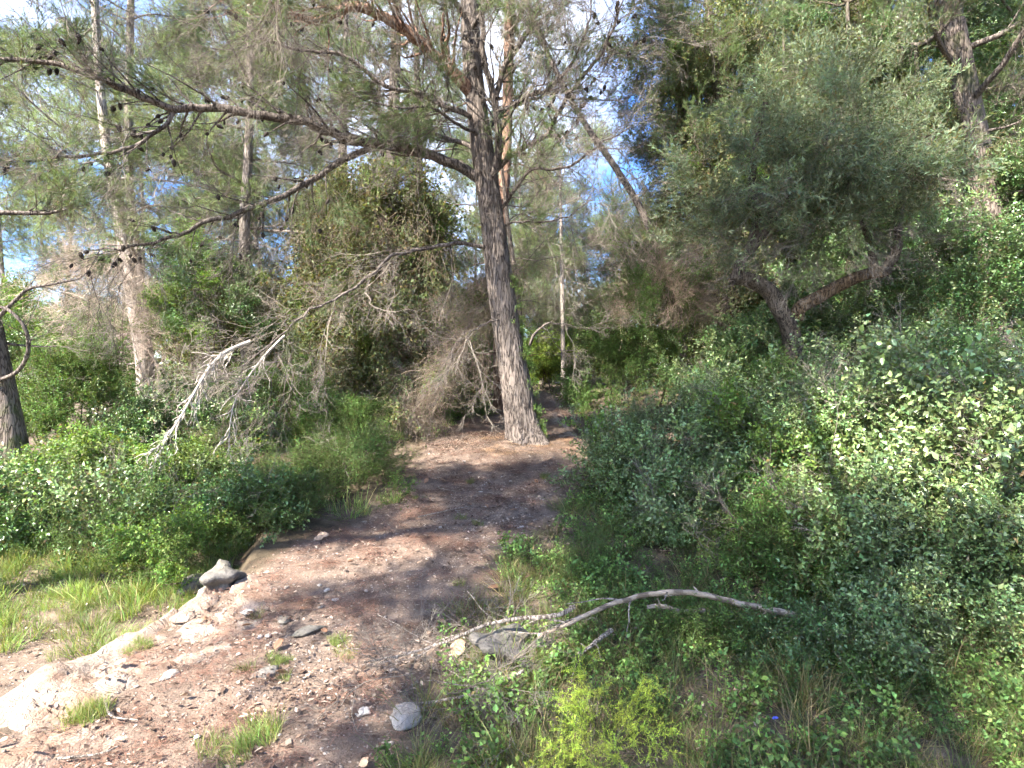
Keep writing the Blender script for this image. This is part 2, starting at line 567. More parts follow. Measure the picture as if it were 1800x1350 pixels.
def leaf_cols(n, base, g, var=0.22, hue=0.12, odd=0.03, oddc=(0.15, 0.11, 0.045)):
    c = np.asarray(base)[None, :] * (1 + g.normal(size=(n, 1)) * var).clip(0.45, 1.8)
    c[:, 0] *= (1 + g.normal(size=n) * hue).clip(0.6, 1.6)
    c[:, 2] *= (1 + g.normal(size=n) * hue).clip(0.6, 1.6)
    k = g.random(n) < odd
    c[k] = np.asarray(oddc)[None, :] * g.uniform(0.6, 1.3, (k.sum(), 1))
    return c

def sprig(g, L=0.34, subs=6, sp=0.016, ll=0.028, lw=0.014, col=(0.05, 0.09, 0.028), ang=0.9, stemcol=(0.10, 0.08, 0.045),
          wob=0.12, pull=(0, 0, 0), stemr=0.0022, var=0.25, odd=0.02, opposite=False, bare=0.0, young=0.35):
    mb = MB()
    main = wander((0, 0, 0), (0, 0, 1), L, 6, g, wob, pull)
    paths = [(main, 1.0)]
    for k in range(subs):
        t = g.uniform(0.12, 0.92)
        i = t * 6; a = int(min(i, 5)); p = main[a] + (main[a + 1] - main[a]) * (i - a)
        td = nrm(main[a + 1] - main[a])
        dd = nrm(td * g.uniform(0.5, 1.0) + rand_perp(td, g) * g.uniform(0.5, 1.0))
        paths.append((wander(p, dd, L * g.uniform(0.25, 0.55) * (1.15 - 0.5 * t), 4, g, wob, pull), 0.7))
    for pts, s in paths:
        n = len(pts)
        mb.tube(pts, np.linspace(stemr * s, stemr * 0.4 * s, n), 3, stemcol)
        ln = np.linalg.norm(np.diff(pts, axis=0), axis=1).sum()
        m = max(3, int(ln * (1 - bare) / sp))
        t = np.linspace(bare + 0.02, 1.0, m) * (n - 1)
        a = np.minimum(t.astype(int), n - 2); fr = (t - a)[:, None]
        P = pts[a] * (1 - fr) + pts[a + 1] * fr
        T = nrm(pts[a + 1] - pts[a])
        reps = 2 if opposite else 1
        for q in range(reps):
            az = np.arange(m) * 2.4 + g.uniform(0, 6) + q * math.pi + g.normal(size=m) * 0.4
            ref = nrm(np.cross(T, np.array([0.3, 0.9, 0.2])))
            r2 = np.cross(T, ref)
            out = ref * np.cos(az)[:, None] + r2 * np.sin(az)[:, None]
            D = nrm(T * math.cos(ang) + out * math.sin(ang) + g.normal(size=(m, 3)) * 0.2)
            nor = nrm(T + out * -0.3 + g.normal(size=(m, 3)) * 0.45)
            tipf = (t / (n - 1))[:, None]
            c = leaf_cols(m, col, g, var, 0.1, odd) * (1 + young * tipf ** 3)
            leaf_verts(mb, P, D, nor, ll * g.uniform(0.65, 1.2, m), lw * g.uniform(0.75, 1.2, m), c)
    return mb

def pine_spray(g, L=0.5, subs=8, col=(0.115, 0.16, 0.07), nl=0.085, dens=1.0):
    mb = MB()
    main = wander((0, 0, 0), (0, 0, 1), L, 6, g, 0.14)
    paths = [main]
    for k in range(subs):
        t = g.uniform(0.15, 0.9); i = t * 6; a = int(i); p = main[a] + (main[min(a + 1, 6)] - main[a]) * (i - a)
        td = nrm(main[min(a + 1, 6)] - main[a] + 1e-6)
        dd = nrm(td + rand_perp(td, g) * g.uniform(0.5, 1.1))
        paths.append(wander(p, dd, L * g.uniform(0.3, 0.6), 4, g, 0.16))
    for pts in paths:
        n = len(pts)
        mb.tube(pts, np.linspace(0.0034, 0.0014, n), 3, (0.15, 0.12, 0.095))
        ln = np.linalg.norm(np.diff(pts, axis=0), axis=1).sum()
        m = int(ln * 0.6 * 210 * dens)
        t = (1 - 0.45 * g.random(m) ** 1.4) * (n - 1)
        a = np.minimum(t.astype(int), n - 2); fr = (t - a)[:, None]
        P = pts[a] * (1 - fr) + pts[a + 1] * fr
        T = nrm(pts[a + 1] - pts[a])
        D = nrm(T * 1.0 + nrm(g.normal(size=(m, 3))) * g.uniform(0.5, 1.0, (m, 1)))
        S = nrm(np.cross(D, g.normal(size=(m, 3))))
        ll = nl * g.uniform(0.7, 1.15, (m, 1)); w = 0.0018
        v = np.stack([P - S * w, P + S * w, P + D * ll], 1).reshape(-1, 3)
        f = np.arange(m * 3).reshape(-1, 3)
        c = leaf_cols(m, col, g, 0.22, 0.1, 0.04, (0.17, 0.11, 0.05))
        mb.add(v, f, None, np.repeat(c, 3, 0))
    return mb

def twig_fan(g, L=0.6, depth=3, r=0.004, col=(0.26, 0.225, 0.19), spread=0.7, kids=5, wob=0.16, sides=3, pull=(0, 0, 0)):
    mb = MB()
    def rec(p, d, L, r, k):
        n = 5 if k > 1 else 4
        pts = wander(p, d, L, n, g, wob, pull)
        mb.tube(pts, np.linspace(r, r * 0.45, n + 1), sides, np.asarray(col) * g.uniform(0.75, 1.2))
        if k == 0: return
        for q in range(kids):
            t = g.uniform(0.2, 0.98) * n; a = min(int(t), n - 1)
            pp = pts[a] + (pts[a + 1] - pts[a]) * (t - a)
            td = nrm(pts[a + 1] - pts[a])
            rec(pp, nrm(td + rand_perp(td, g) * spread * g.uniform(0.5, 1.3)), L * g.uniform(0.3, 0.6), r * 0.6, k - 1)
    rec(np.zeros(3), np.array([0, 0, 1.0]), L, r, depth)
    return mb

def tangle(g, n=45, L=0.7, col=(0.21, 0.155, 0.115), r=0.0018, leafcol=None, nl=0, hang=1.0, ll=0.03):
    """strands that hang from the origin along +Z of the copy"""
    mb = MB()
    for k in range(n):
        s = g.normal(size=3) * np.array([0.10, 0.10, 0.05])
        d = nrm(np.array([0, 0, 1.0]) + g.normal(size=3) * 0.55)
        pts = wander(s, d, L * g.uniform(0.35, 1.0), 7, g, 0.32, (0, 0, hang))
        mb.tube(pts, np.linspace(r, r * 0.6, 8), 3, np.asarray(col) * g.uniform(0.6, 1.35))
        if nl:
            m = nl
            i = g.integers(1, 8, m)
            P = pts[i] + g.normal(size=(m, 3)) * 0.01
            D = nrm(g.normal(size=(m, 3)) + np.array([0, 0, 0.6]))
            leaf_verts(mb, P, D, nrm(g.normal(size=(m, 3))), ll * g.uniform(0.6, 1.2, m), ll * 0.7 * g.uniform(0.7, 1.2, m),
                       leaf_cols(m, leafcol, g, 0.3, 0.12, 0.08))
    return mb

def grass_tuft(g, n=30, L=0.22, col=(0.16, 0.23, 0.065), w=0.0020, rad=0.06, dry=0.2, lean=0.5):
    mb = MB()
    for k in range(n):
        a = g.uniform(0, 6.28); rr = rad * math.sqrt(g.random())
        p = np.array([math.cos(a) * rr, math.sin(a) * rr, -0.01])
        ll = L * g.uniform(0.4, 1.15)
        d = nrm(np.array([math.cos(a), math.sin(a), 0]) * g.uniform(0.05, lean) + g.normal(size=3) * 0.12 + np.array([0, 0, 1.0]))
        out = np.array([d[0], d[1], 0.0]); out = nrm(out + g.normal(size=3) * [0.3, 0.3, 0])
        t = np.linspace(0, 1, 4)[:, None]
        droop = g.uniform(0.1, 0.75)
        pts = p + d * ll * t + out * ll * droop * 0.6 * t ** 2 - np.array([0, 0, 1.0]) * ll * droop * 0.55 * t ** 2.5
        s = nrm(np.cross(d, out + g.normal(size=3) * 0.4))
        ww = (w * g.uniform(0.6, 1.3)) * np.array([1, 0.95, 0.65, 0.08])[:, None]
        v = np.concatenate([pts - s * ww, pts + s * ww])
        f = [[i, i + 1, i + 5, i + 4] for i in range(3)]
        c = leaf_cols(1, col, g, 0.22, 0.12, dry, (0.30, 0.25, 0.13))[0]
        mb.add(v, None, f, c)
    return mb

def needles_litter(g, n=34):
    mb = MB()
    for k in range(n):
        a = g.uniform(0, 6.28); rr = 0.11 * math.sqrt(g.random())
        p = np.array([math.cos(a) * rr, math.sin(a) * rr, g.uniform(0.002, 0.012)])
        b = g.uniform(0, 6.28); l = g.uniform(0.03, 0.085)
        d = np.array([math.cos(b), math.sin(b), g.normal() * 0.08]); s = np.array([-d[1], d[0], 0]) * 0.0009
        v = np.stack([p - s, p + s, p + d * l + s * 0.6, p + d * l - s * 0.6])
        c = np.array([0.20, 0.12, 0.08]) * g.uniform(0.4, 1.8)
        mb.add(v, None, [[0, 1, 2, 3]], c)
    return mb

def stone_mesh(g, name, mat, sub=2, flat=0.6, rough=0.25):
    import bmesh
    bm = bmesh.new()
    bmesh.ops.create_icosphere(bm, subdivisions=sub, radius=0.5)
    pl = [(nrm(g.normal(size=3)), g.uniform(0.28, 0.46)) for _ in range(9)]
    ph = g.uniform(0, 6, 6)
    for v in bm.verts:
        c = np.array(v.co)
        for n, dd in pl:
            e = c @ n - dd
            if e > 0: c = c - n * e * 0.9
        k = 1 + rough * 0.25 * (math.sin(c[0] * 9 + ph[0]) * math.sin(c[1] * 8 + ph[1]) + math.sin(c[2] * 11 + ph[2] + c[0] * 5))
        k += rough * 0.16 * float(fbm(np.array([c[0] * 4 + ph[3] + c[2] * 2]), np.array([c[1] * 4 + ph[4] - c[2] * 3]), 71, 4)[0])
        c = c * k
        c[2] *= flat
        v.co = c
    me = bpy.data.meshes.new(name)
    bm.to_mesh(me); bm.free()
    me.polygons.foreach_set('use_smooth', np.ones(len(me.polygons), bool))
    me.materials.append(mat)
    return me

g0 = np.random.default_rng(11)
def clump(g, make, m, name, mat, spread=0.17, cone=0.75, back=0.0, flat=False, sc=(0.8, 1.15), smooth=False):
    """m sprigs grown together into one bunch, so that neighbouring bunches overlap little"""
    mb = MB()
    for k in range(m):
        sp = make()
        v = np.concatenate(sp.v); t = np.concatenate(sp.t)
        d = nrm(np.array([0, 0, 1.0]) + (0 if flat else 1) * cone * nrm(g.normal(size=3)) * g.uniform(0.3, 1.2) + g.normal(size=3) * (0.08 if flat else 0.0))
        e = euler_from_dir(d[None], np.array([g.uniform(0, 6.28)]))[0]
        from mathutils import Euler
        Rm = np.array(Euler(e, 'XYZ').to_matrix())
        off = nrm(g.normal(size=3)) * spread * g.random() ** 0.5
        if flat: off[2] = 0
        off[2] -= back * g.random()
        v = (v * g.uniform(*sc)) @ Rm.T + off
        f3 = np.concatenate(sp.f3) if sp.f3 else None
        f4 = np.concatenate(sp.f4) if sp.f4 else None
        mb.add(v, f3, f4, t)
    return mb.data(name, mat, smooth, True)
proto('pine', [clump(g0, lambda: pine_spray(g0), 4, 'pine_spray', M['needle'], 0.10, 0.55, 0.35) for _ in range(4)])
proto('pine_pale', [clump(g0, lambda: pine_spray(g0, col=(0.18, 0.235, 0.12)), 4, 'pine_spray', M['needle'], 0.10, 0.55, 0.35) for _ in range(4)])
proto('pine_big', [clump(g0, lambda: pine_spray(g0), 9, 'pine_bough', M['needle'], 0.26, 0.6, 0.5) for _ in range(4)])
proto('pine_pale_big', [clump(g0, lambda: pine_spray(g0, col=(0.18, 0.235, 0.12)), 9, 'pine_bough', M['needle'], 0.26, 0.6, 0.5) for _ in range(4)])
proto('bare', [twig_fan(g0, 0.62, 3, 0.0042, (0.165, 0.14, 0.118), 0.85, 5, 0.2).data('bare_twig', M['dead'], False, True) for _ in range(5)])
proto('bare_pale', [twig_fan(g0, 0.5, 2, 0.005, (0.44, 0.40, 0.35), 0.55, 7, 0.2, 4).data('bare_twig', M['dead'], False, True) for _ in range(4)])
proto('broad', [clump(g0, lambda: sprig(g0, 0.34, 6, 0.015, 0.030, 0.017, (0.068, 0.125, 0.036)), 12, 'leaf_sprig', M['leaf']) for _ in range(4)])
proto('mastic', [clump(g0, lambda: sprig(g0, 0.30, 8, 0.011, 0.024, 0.010, (0.075, 0.135, 0.032), 0.8), 12, 'leaf_sprig', M['leaf_soft']) for _ in range(4)])
proto('grey_leaf', [clump(g0, lambda: sprig(g0, 0.34, 6, 0.016, 0.032, 0.017, (0.115, 0.172, 0.062), 0.85), 12, 'leaf_sprig', M['leaf']) for _ in range(4)])
proto('big_leaf', [clump(g0, lambda: sprig(g0, 0.40, 4, 0.022, 0.045, 0.026, (0.12, 0.17, 0.065), 1.0, stemr=0.003, var=0.3, odd=0.015), 9, 'leaf_sprig', M['leaf']) for _ in range(4)])
proto('bright', [clump(g0, lambda: sprig(g0, 0.32, 6, 0.015, 0.032, 0.019, (0.10, 0.165, 0.035), 0.9), 12, 'leaf_sprig', M['leaf_soft']) for _ in range(4)])
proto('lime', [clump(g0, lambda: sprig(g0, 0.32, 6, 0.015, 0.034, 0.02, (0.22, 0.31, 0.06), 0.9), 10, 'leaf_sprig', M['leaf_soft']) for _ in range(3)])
proto('upshoot', [sprig(g0, 0.42, 4, 0.019, 0.036, 0.021, (0.14, 0.20, 0.075), 0.85).data('leaf_shoot', M['leaf'], False, True) for _ in range(4)])
proto('olive', [clump(g0, lambda: sprig(g0, 0.45, 6, 0.022, 0.060, 0.0125, (0.125, 0.16, 0.095), 0.65, (0.20, 0.18, 0.14), 0.16, bare=0.3, opposite=True, stemr=0.0026, young=0.3), 5, 'leaf_sprig', M['leaf_soft'], 0.14) for _ in range(4)])
proto('fine', [clump(g0, lambda: sprig(g0, 0.36, 9, 0.008, 0.020, 0.0045, (0.07, 0.12, 0.032), 0.75, wob=0.2, stemr=0.0016), 8, 'feathery_sprig', M['leaf_soft']) for _ in range(4)])
proto('lime_fine', [sprig(g0, 0.34, 7, 0.008, 0.026, 0.0055, (0.32, 0.42, 0.06), 0.8, (0.28, 0.34, 0.07), 0.2, stemr=0.0013).data('feathery_sprig', M['leaf_soft'], False, True) for _ in range(4)])
proto('dead_vine', [tangle(g0, col=(0.24, 0.185, 0.14)).data('dead_vine', M['dead'], False, True) for _ in range(4)])
proto('tan_twigs', [twig_fan(g0, 0.8, 3, 0.004, (0.40, 0.315, 0.25), 0.9, 6, 0.24).data('bare_twig', M['dead'], False, True) for _ in range(4)])
proto('pale_vine', [tangle(g0, 45, 0.7, (0.36, 0.29, 0.235)).data('dead_vine', M['dead'], False, True) for _ in range(4)])
proto('vine', [tangle(g0, 18, 0.7, (0.16, 0.125, 0.09), 0.0020, (0.125, 0.155, 0.065), 18, 1.0, 0.040).data('leafy_vine', M['leaf_soft'], False, True) for _ in range(4)])
proto('vine_big', [clump(g0, lambda: tangle(g0, 18, 0.7, (0.16, 0.125, 0.09), 0.0020, (0.115, 0.14, 0.06), 18, 1.0, 0.040), 3, 'leafy_vine', M['leaf_soft'], 0.28, 0.3) for _ in range(4)])
proto('vine_bright', [tangle(g0, 22, 0.6, (0.13, 0.10, 0.07), 0.0016, (0.11, 0.16, 0.04), 14, 1.2).data('leafy_vine', M['leaf_soft'], False, True) for _ in range(4)])
proto('grass', [clump(g0, lambda: grass_tuft(g0), 5, 'grass_tuft', M['grass'], 0.13, flat=True) for _ in range(4)])
proto('grass_long', [clump(g0, lambda: grass_tuft(g0, 18, 0.28, (0.13, 0.19, 0.06), 0.0017, 0.08, 0.22, 1.1), 5, 'grass_tuft', M['grass'], 0.13, flat=True) for _ in range(4)])
proto('grass_dry', [clump(g0, lambda: grass_tuft(g0, 18, 0.26, (0.27, 0.24, 0.12), 0.0018, 0.06, 0.3, 1.1), 5, 'grass_tuft', M['grass'], 0.13, flat=True) for _ in range(4)])
SIMPLE[0] = True
proto('seedling', [clump(g0, lambda: sprig(g0, 0.13, 3, 0.013, 0.024, 0.016, (0.11, 0.175, 0.05), 1.0, stemr=0.0014), 6, 'seedling', M['leaf_soft'], 0.12, flat=True) for _ in range(4)])
SIMPLE[0] = False
proto('litter', [clump(g0, lambda: needles_litter(g0), 4, 'needle_litter', M['dead'], 0.2, flat=True) for _ in range(4)])
proto('pebbles', [stone_mesh(g0, 'pebble', M['pebble'], 1, 0.55) for _ in range(5)])

# ------------------------------------------------------------------ ground and path
def axis(lo, hi, step, far_lo, far_hi, q=1.22):
    a = list(np.arange(lo, hi + 1e-6, step))
    s = step; x = lo; left = []
    while x > far_lo:
        s *= q; x -= s; left.append(x)
    s = step; x = hi; right = []
    while x < far_hi:
        s *= q; x += s; right.append(x)
    return np.array(left[::-1] + a + right)
gx = axis(-4.0, 3.6, 0.045, -300, 300)
gy = axis(1.2, 9.5, 0.045, -120, 600)
GX, GY = np.meshgrid(gx, gy)
GZ = H(GX, GY)
near = (GX > -4.2) & (GX < 3.8) & (GY > 1) & (GY < 10)
GZ = GZ + near * 0.012 * vnoise(GX * 14, GY * 14, 77)
GV = np.stack([GX, GY, GZ], -1).reshape(-1, 3)
ny, nx = GX.shape
I = np.arange(ny * nx).reshape(ny, nx)
Q = np.stack([I[:-1, :-1], I[:-1, 1:], I[1:, 1:], I[1:, :-1]], -1).reshape(-1, 4)
PMv = path_mask(GV[:, 0], GV[:, 1])
bare_soil = sstep(0.3, -0.1, GV[:, 0] - ledge_x(GV[:, 1])) * (1 - sstep(3.8, 4.8, GV[:, 1] + 0.8 * vnoise(GV[:, 0] * 2, GV[:, 1] * 2, 19))) * 0.85
bare_soil = np.maximum(bare_soil, 0.55 * sstep(-0.1, 0.15, fbm(GV[:, 0] * 1.1, GV[:, 1] * 1.1, 91)))
qc = PMv[Q].mean(1)
for nm, sel in (('ground', qc <= 0.5), ('path', qc > 0.5)):
    q = Q[sel]
    used, inv = np.unique(q, return_inverse=True)
    me = mesh_data(nm, GV[used], [inv.reshape(-1, 4)], M['ground'])
    a = me.attributes.new('trodden', 'FLOAT', 'POINT')
    a.data.foreach_set('value', np.maximum(PMv, bare_soil)[used].astype(np.float32))
    tag(link(nm, me), {'ground': 'dark woodland floor of leaf mould and grass on both sides of the path',
                       'path': 'brown earth footpath strewn with pebbles and pine needles climbing past the pine'}[nm], None, None, 'structure')

# ------------------------------------------------------------------ rock ledge and stones
def ledge_w(y): return np.interp(y, [1.3, 2.6, 3.4, 4.7], [1.5, 1.3, 0.95, 0.45])
def ledge_z(X, Y):
    S = (X - ledge_x(Y)) / ledge_w(Y)
    top = H(np.maximum(X, ledge_x(Y) + 0.14), Y)
    bumpy = 0.10 * fbm(X * 3.0, Y * 2.4, 51, 5) + 0.035 * np.abs(vnoise(X * 9, Y * 8, 57)) - 0.03 * (np.abs(vnoise(X * 4.5, Y * 3.5, 58)) < 0.035)
    Z = top + 0.045 - 0.085 * sstep(0.0, 0.9, S) + bumpy + 0.03 * vnoise(Y * 1.3, X * 0.5, 53)
    Z = Z - 0.34 * sstep(0.02, -0.10, S + 0.12 * vnoise(X * 6, Y * 6, 54)) - 0.22 * sstep(3.9, 4.7, Y + 0.5 * vnoise(X * 5, Y * 5, 59))
    return np.where((S < -0.12) | (S > 1.15) | (Y < 1.3) | (Y > 4.74), -9.0, Z)
def surf(x, y): return np.maximum(H(x, y), ledge_z(x, y))
def ledge():
    ys = np.arange(1.3, 4.73, 0.022); xs = np.linspace(-0.119, 1.149, 60)
    Y, S = np.meshgrid(ys, xs, indexing='ij')
    X = ledge_x(Y) + S * ledge_w(Y)
    Z = ledge_z(X, Y)
    n1, n2 = X.shape
    I = np.arange(n1 * n2).reshape(n1, n2)
    q = np.stack([I[:-1, :-1], I[1:, :-1], I[1:, 1:], I[:-1, 1:]], -1).reshape(-1, 4)
    v = np.stack([X, Y, Z], -1).reshape(-1, 3)
    low = v.copy(); low[:, 2] = np.minimum(low[:, 2], H(low[:, 0], low[:, 1])) - 0.35
    k = n1 * n2
    rim = np.concatenate([I[0, :], I[1:, -1], I[-1, -2::-1], I[-2:0:-1, 0]])
    a, b = rim, np.roll(rim, -1)
    side = np.stack([a, a + k, b + k, b], -1)
    o = link('rock_ledge', mesh_data('rock_ledge', np.vstack([v, low]), [q[:, ::-1], q + k, side], M['limestone']))
    tag(o, 'long pale sunlit limestone ledge along the lower edge of the path', 'rock')
ledge()

def stone(name, mat, pos, size, label, group=None, sub=3, flat=0.7, rz=0.0, g=g0, me=None, cat='stone', sink=0.25, rough=0.3):
    me = me or stone_mesh(g, name, mat, sub, flat, rough)
    o = link(name, me)
    o.location = Vector((float(pos[0]), float(pos[1]), float(pos[2]) + size[2] * flat * (0.5 - sink)))
    o.scale = size
    o.rotation_euler = (0, 0, rz)
    return tag(o, label, cat, group)

def on_ground(u, v, lift=0.0):
    """where the line of sight through a picture point meets the terrain"""
    Y = np.linspace(1.2, 30, 4000)
    P = at(u, v, 1.0)
    z = CAMZ + (P[2] - CAMZ) * Y
    k = np.argmax(z <= surf(P[0] * Y, Y) + lift)
    return np.array([P[0] * Y[k], Y[k], float(surf(np.array([P[0] * Y[k]]), np.array([Y[k]]))[0])])

p = on_ground(388, 1026); stone('boulder', M['grey_rock'], p, (0.36, 0.30, 0.36), 'dark grey boulder at the upper end of the rock ledge', sub=5, rz=1.9, sink=0.38, rough=0.7, g=np.random.default_rng(12))
p = on_ground(345, 1035); stone('boulder', M['grey_rock'], p, (0.36, 0.27, 0.20), 'low grey rock wedged between the pale ledge and the dark boulder', sub=4, rz=1.1)
p = on_ground(885, 1165); stone('stone_block', M['grey_rock'], p, (0.34, 0.28, 0.36), 'grey weathered stone block under the fallen branch', sub=5, rz=0.3, sink=0.2, rough=0.8, g=np.random.default_rng(12))
p = on_ground(712, 1268); stone('stone', M['white_rock'], p, (0.19, 0.15, 0.13), 'white broken stone in the grass near the bottom edge', sub=3, rz=0.9)
p = on_ground(640, 1255); stone('stone', M['white_rock'], p, (0.08, 0.06, 0.06), 'small whitish stone just left of the larger white stone', sub=3, rz=0.2)
p = on_ground(435, 1080); stone('stone', M['white_rock'], p, (0.085, 0.06, 0.05), 'clean white stone lying alone in the middle of the path', sub=3, rz=0.4)
p = on_ground(297, 1190); stone('stone', M['white_rock'], p, (0.11, 0.07, 0.06), 'pale elongated stone at the edge of the sunlit ledge', sub=3, rz=0.8)
p = on_ground(325, 1090); stone('stone', M['limestone'], p, (0.17, 0.12, 0.10), 'flat sunlit cream stone on top of the ledge', sub=3, rz=0.5)
p = on_ground(355, 1095); stone('stone', M['limestone'], p, (0.07, 0.05, 0.05), 'small rounded stone right of the flat cream stone', sub=3, rz=0.1)
p = on_ground(500, 1090); stone('stone', M['grey_rock'], p, (0.13, 0.09, 0.05), 'flat bluish grey stone half buried in the path', sub=3, rz=2.0)
p = on_ground(470, 1185); stone('stone', M['grey_rock'], p, (0.15, 0.1, 0.06), 'grey half buried stone beside a grass tuft on the path', sub=3, rz=0.6)
p = on_ground(545, 1110); stone('stone', M['grey_rock'], p, (0.22, 0.12, 0.06), 'broad grey rock patch breaking through the path', sub=3, rz=0.7)
small = [stone_mesh(g0, 'path_stone', M['white_rock' if k % 2 else 'pebble'], 2, 0.6) for k in range(6)]
gs = np.random.default_rng(23)
cnt = 0
while cnt < 130:
    y = gs.uniform(2.2, 7.5) if gs.random() < 0.8 else gs.uniform(2.2, 4); x = gs.uniform(np.interp(y, PY, PL), np.interp(y, PY, PR) + 0.15)
    s = 0.012 + 0.03 * gs.random() ** 2.5
    stone('path_stone', None, (x, y, float(surf(np.array([x]), np.array([y]))[0])), (s * gs.uniform(1.1, 1.9), s * gs.uniform(0.9, 1.3), s), 'small pale loose stone scattered on the earth path',
          'small loose stones on the path', me=small[cnt % 6], rz=gs.uniform(0, 6), flat=0.6)
    cnt += 1

def area_points(n, fn, g, x0, x1, y0, y1):
    x = g.uniform(x0, x1, n); y = g.uniform(y0, y1, n)
    k = g.random(n) < fn(x, y)
    return x[k], y[k]

def ground_scatter(name, kind, n, fn, box, size, tilt, g, label, lift=0.0):
    x, y = area_points(n, fn, g, *box)
    z = surf(x, y) + lift
    d = np.stack([g.normal(size=len(x)) * tilt, g.normal(size=len(x)) * tilt, np.ones(len(x))], -1)
    o = scatter(name, None, kind, np.stack([x, y, z], -1), d, g.uniform(size[0], size[1], len(x)), g)
    return tag(o, label, name.replace('_', ' ').split(' ')[-1], None, 'stuff')

def flakes(g, n=16):
    mb = MB()
    for k in range(n):
        a = g.uniform(0, 6.28); rr = 0.16 * math.sqrt(g.random()); l = g.uniform(0.006, 0.022)
        p = np.array([math.cos(a) * rr, math.sin(a) * rr, g.uniform(0.003, 0.012)])
        b = g.uniform(0, 6.28); d = np.array([math.cos(b), math.sin(b), g.normal() * 0.25]); s_ = np.array([-d[1], d[0], g.normal() * 0.3]) * g.uniform(0.25, 0.6)
        V = np.stack([p - d * l, p - s_ * l + d * l * 0.1, p + d * l, p + s_ * l]); V[:, 2] += np.array([0, 0.003, 0.001, 0.003])
        c = (np.array([0.09, 0.06, 0.043]), np.array([0.18, 0.125, 0.09]), np.array([0.34, 0.27, 0.21]))[g.integers(0, 3)] * g.uniform(0.6, 1.2)
        mb.add(V, None, [[0, 1, 2, 3]], c)
    return mb
proto('flakes', [flakes(g0).data('leaf_flakes', M['dead'], False, True) for _ in range(5)])
leftsoil = lambda x, y: (x < ledge_x(y) - 0.1) * (y < 5)
ground_scatter('leaf_litter', 'flakes', 4200, lambda x, y: np.maximum(np.maximum(path_mask(x, y) * (0.35 + 0.65 * (x > ledge_x(y) + 0.7)), 0.6 * leftsoil(x, y)), 0.35 * (x > 0)) * np.clip(0.4 + 1.6 * sstep(-0.1, 0.3, fbm(x * 1.3, y * 1.3, 67)), 0, 1), (-5.0, 3.0, 1.8, 9.5), (0.8, 1.3), 0.04, g0, 'crumbled brown and tan leaf fragments over the path and bare soil')
ground_scatter('pebbles', 'pebbles', 16000, lambda x, y: np.maximum(path_mask(x, y), 0.5 * leftsoil(x, y)) * (0.25 + 0.75 * (vnoise(x * 1.6, y * 1.6, 61) > -0.05)) * 0.8, (-4.5, 1.3, 1.8, 9.5), (0.006, 0.026), 0.3, g0, 'fine gravel of pale pebbles strewn over the path')
ground_scatter('needle_litter', 'litter', 2000, lambda x, y: path_mask(x, y) * (0.35 + 0.65 * (fbm(x * 0.9, y * 0.9, 63) > -0.1)) * sstep(-2.4, -1.6, x), (-2.8, 1.8, 1.8, 15), (0.8, 1.3), 0.02, g0, 'thin brown layer of fallen pine needles on the path', 0.004)

gn = np.random.default_rng(31)
az_ = gn.uniform(0, 6.28, 150); rr_ = 0.25 + 0.55 * gn.random(150)
pn = np.stack([0.23 + np.cos(az_) * rr_, 8.3 + np.sin(az_) * rr_, 0 * az_], -1); pn[:, 2] = H(pn[:, 0], pn[:, 1]) + 0.01
tag(scatter('needle_heap', None, 'litter', pn, np.tile([0, 0, 1.0], (150, 1)), gn.uniform(0.6, 1.0, 150), gn), 'brown pine needles heaped round the foot of the leaning pine', 'litter', None, 'stuff')
# ------------------------------------------------------------------ trees
def branch_mesh(mb, path, r0, r1, sides=6):
    n = len(path)
    mb.tube(path, np.linspace(1, 0, n) ** 0.8 * (r0 - r1) + r1, sides)

def twigs_from(path, r0, g, mb, live, n2, l2, spread=0.9, up=0.25, start=0.25, n3=3):
    """side shoots on a limb; returns positions / directions for sprays"""
    out = []
    n = len(path)
    total = np.linalg.norm(np.diff(path, axis=0), axis=1).sum()
    for k in range(n2):
        t = start + (1 - start) * (k + g.random()) / n2
        i = t * (n - 1); a = min(int(i), n - 2)
        p = path[a] + (path[a + 1] - path[a]) * (i - a)
        td = nrm(path[a + 1] - path[a])
        side = rand_perp(td, g)
        side[2] *= 0.6
        d = nrm(td * g.uniform(0.5, 1.0) + side * spread * g.uniform(0.6, 1.2) + np.array([0, 0, up]))
        L = l2 * g.uniform(0.5, 1.2) * (1.1 - 0.55 * t)
        sp = wander(p, d, L, 5, g, 0.16, (0, 0, up * 0.6))
        r = max(0.003, r0 * (1 - 0.7 * t) * 0.38)
        mb.tube(sp, np.linspace(r, 0.0022, 6), 4)
        for q in range(max(0, n3 - 3)):
            tt = g.uniform(0.3, 1.0) * 5; b = min(int(tt), 4)
            pp = sp[b] + (sp[b + 1] - sp[b]) * (tt - b)
            dd = nrm(nrm(sp[b + 1] - sp[b]) + rand_perp(td, g) * 0.7 + np.array([0, 0, up]))
            out.append((pp, dd))
        out.append((sp[-1] - nrm(sp[-1] - sp[-2]) * 0.1, nrm(sp[-1] - sp[-2] + np.array([0, 0, up * 0.2]))))
    e = nrm(path[-1] - path[-2])
    out.append((path[-1] - e * 0.1, e))
    return out

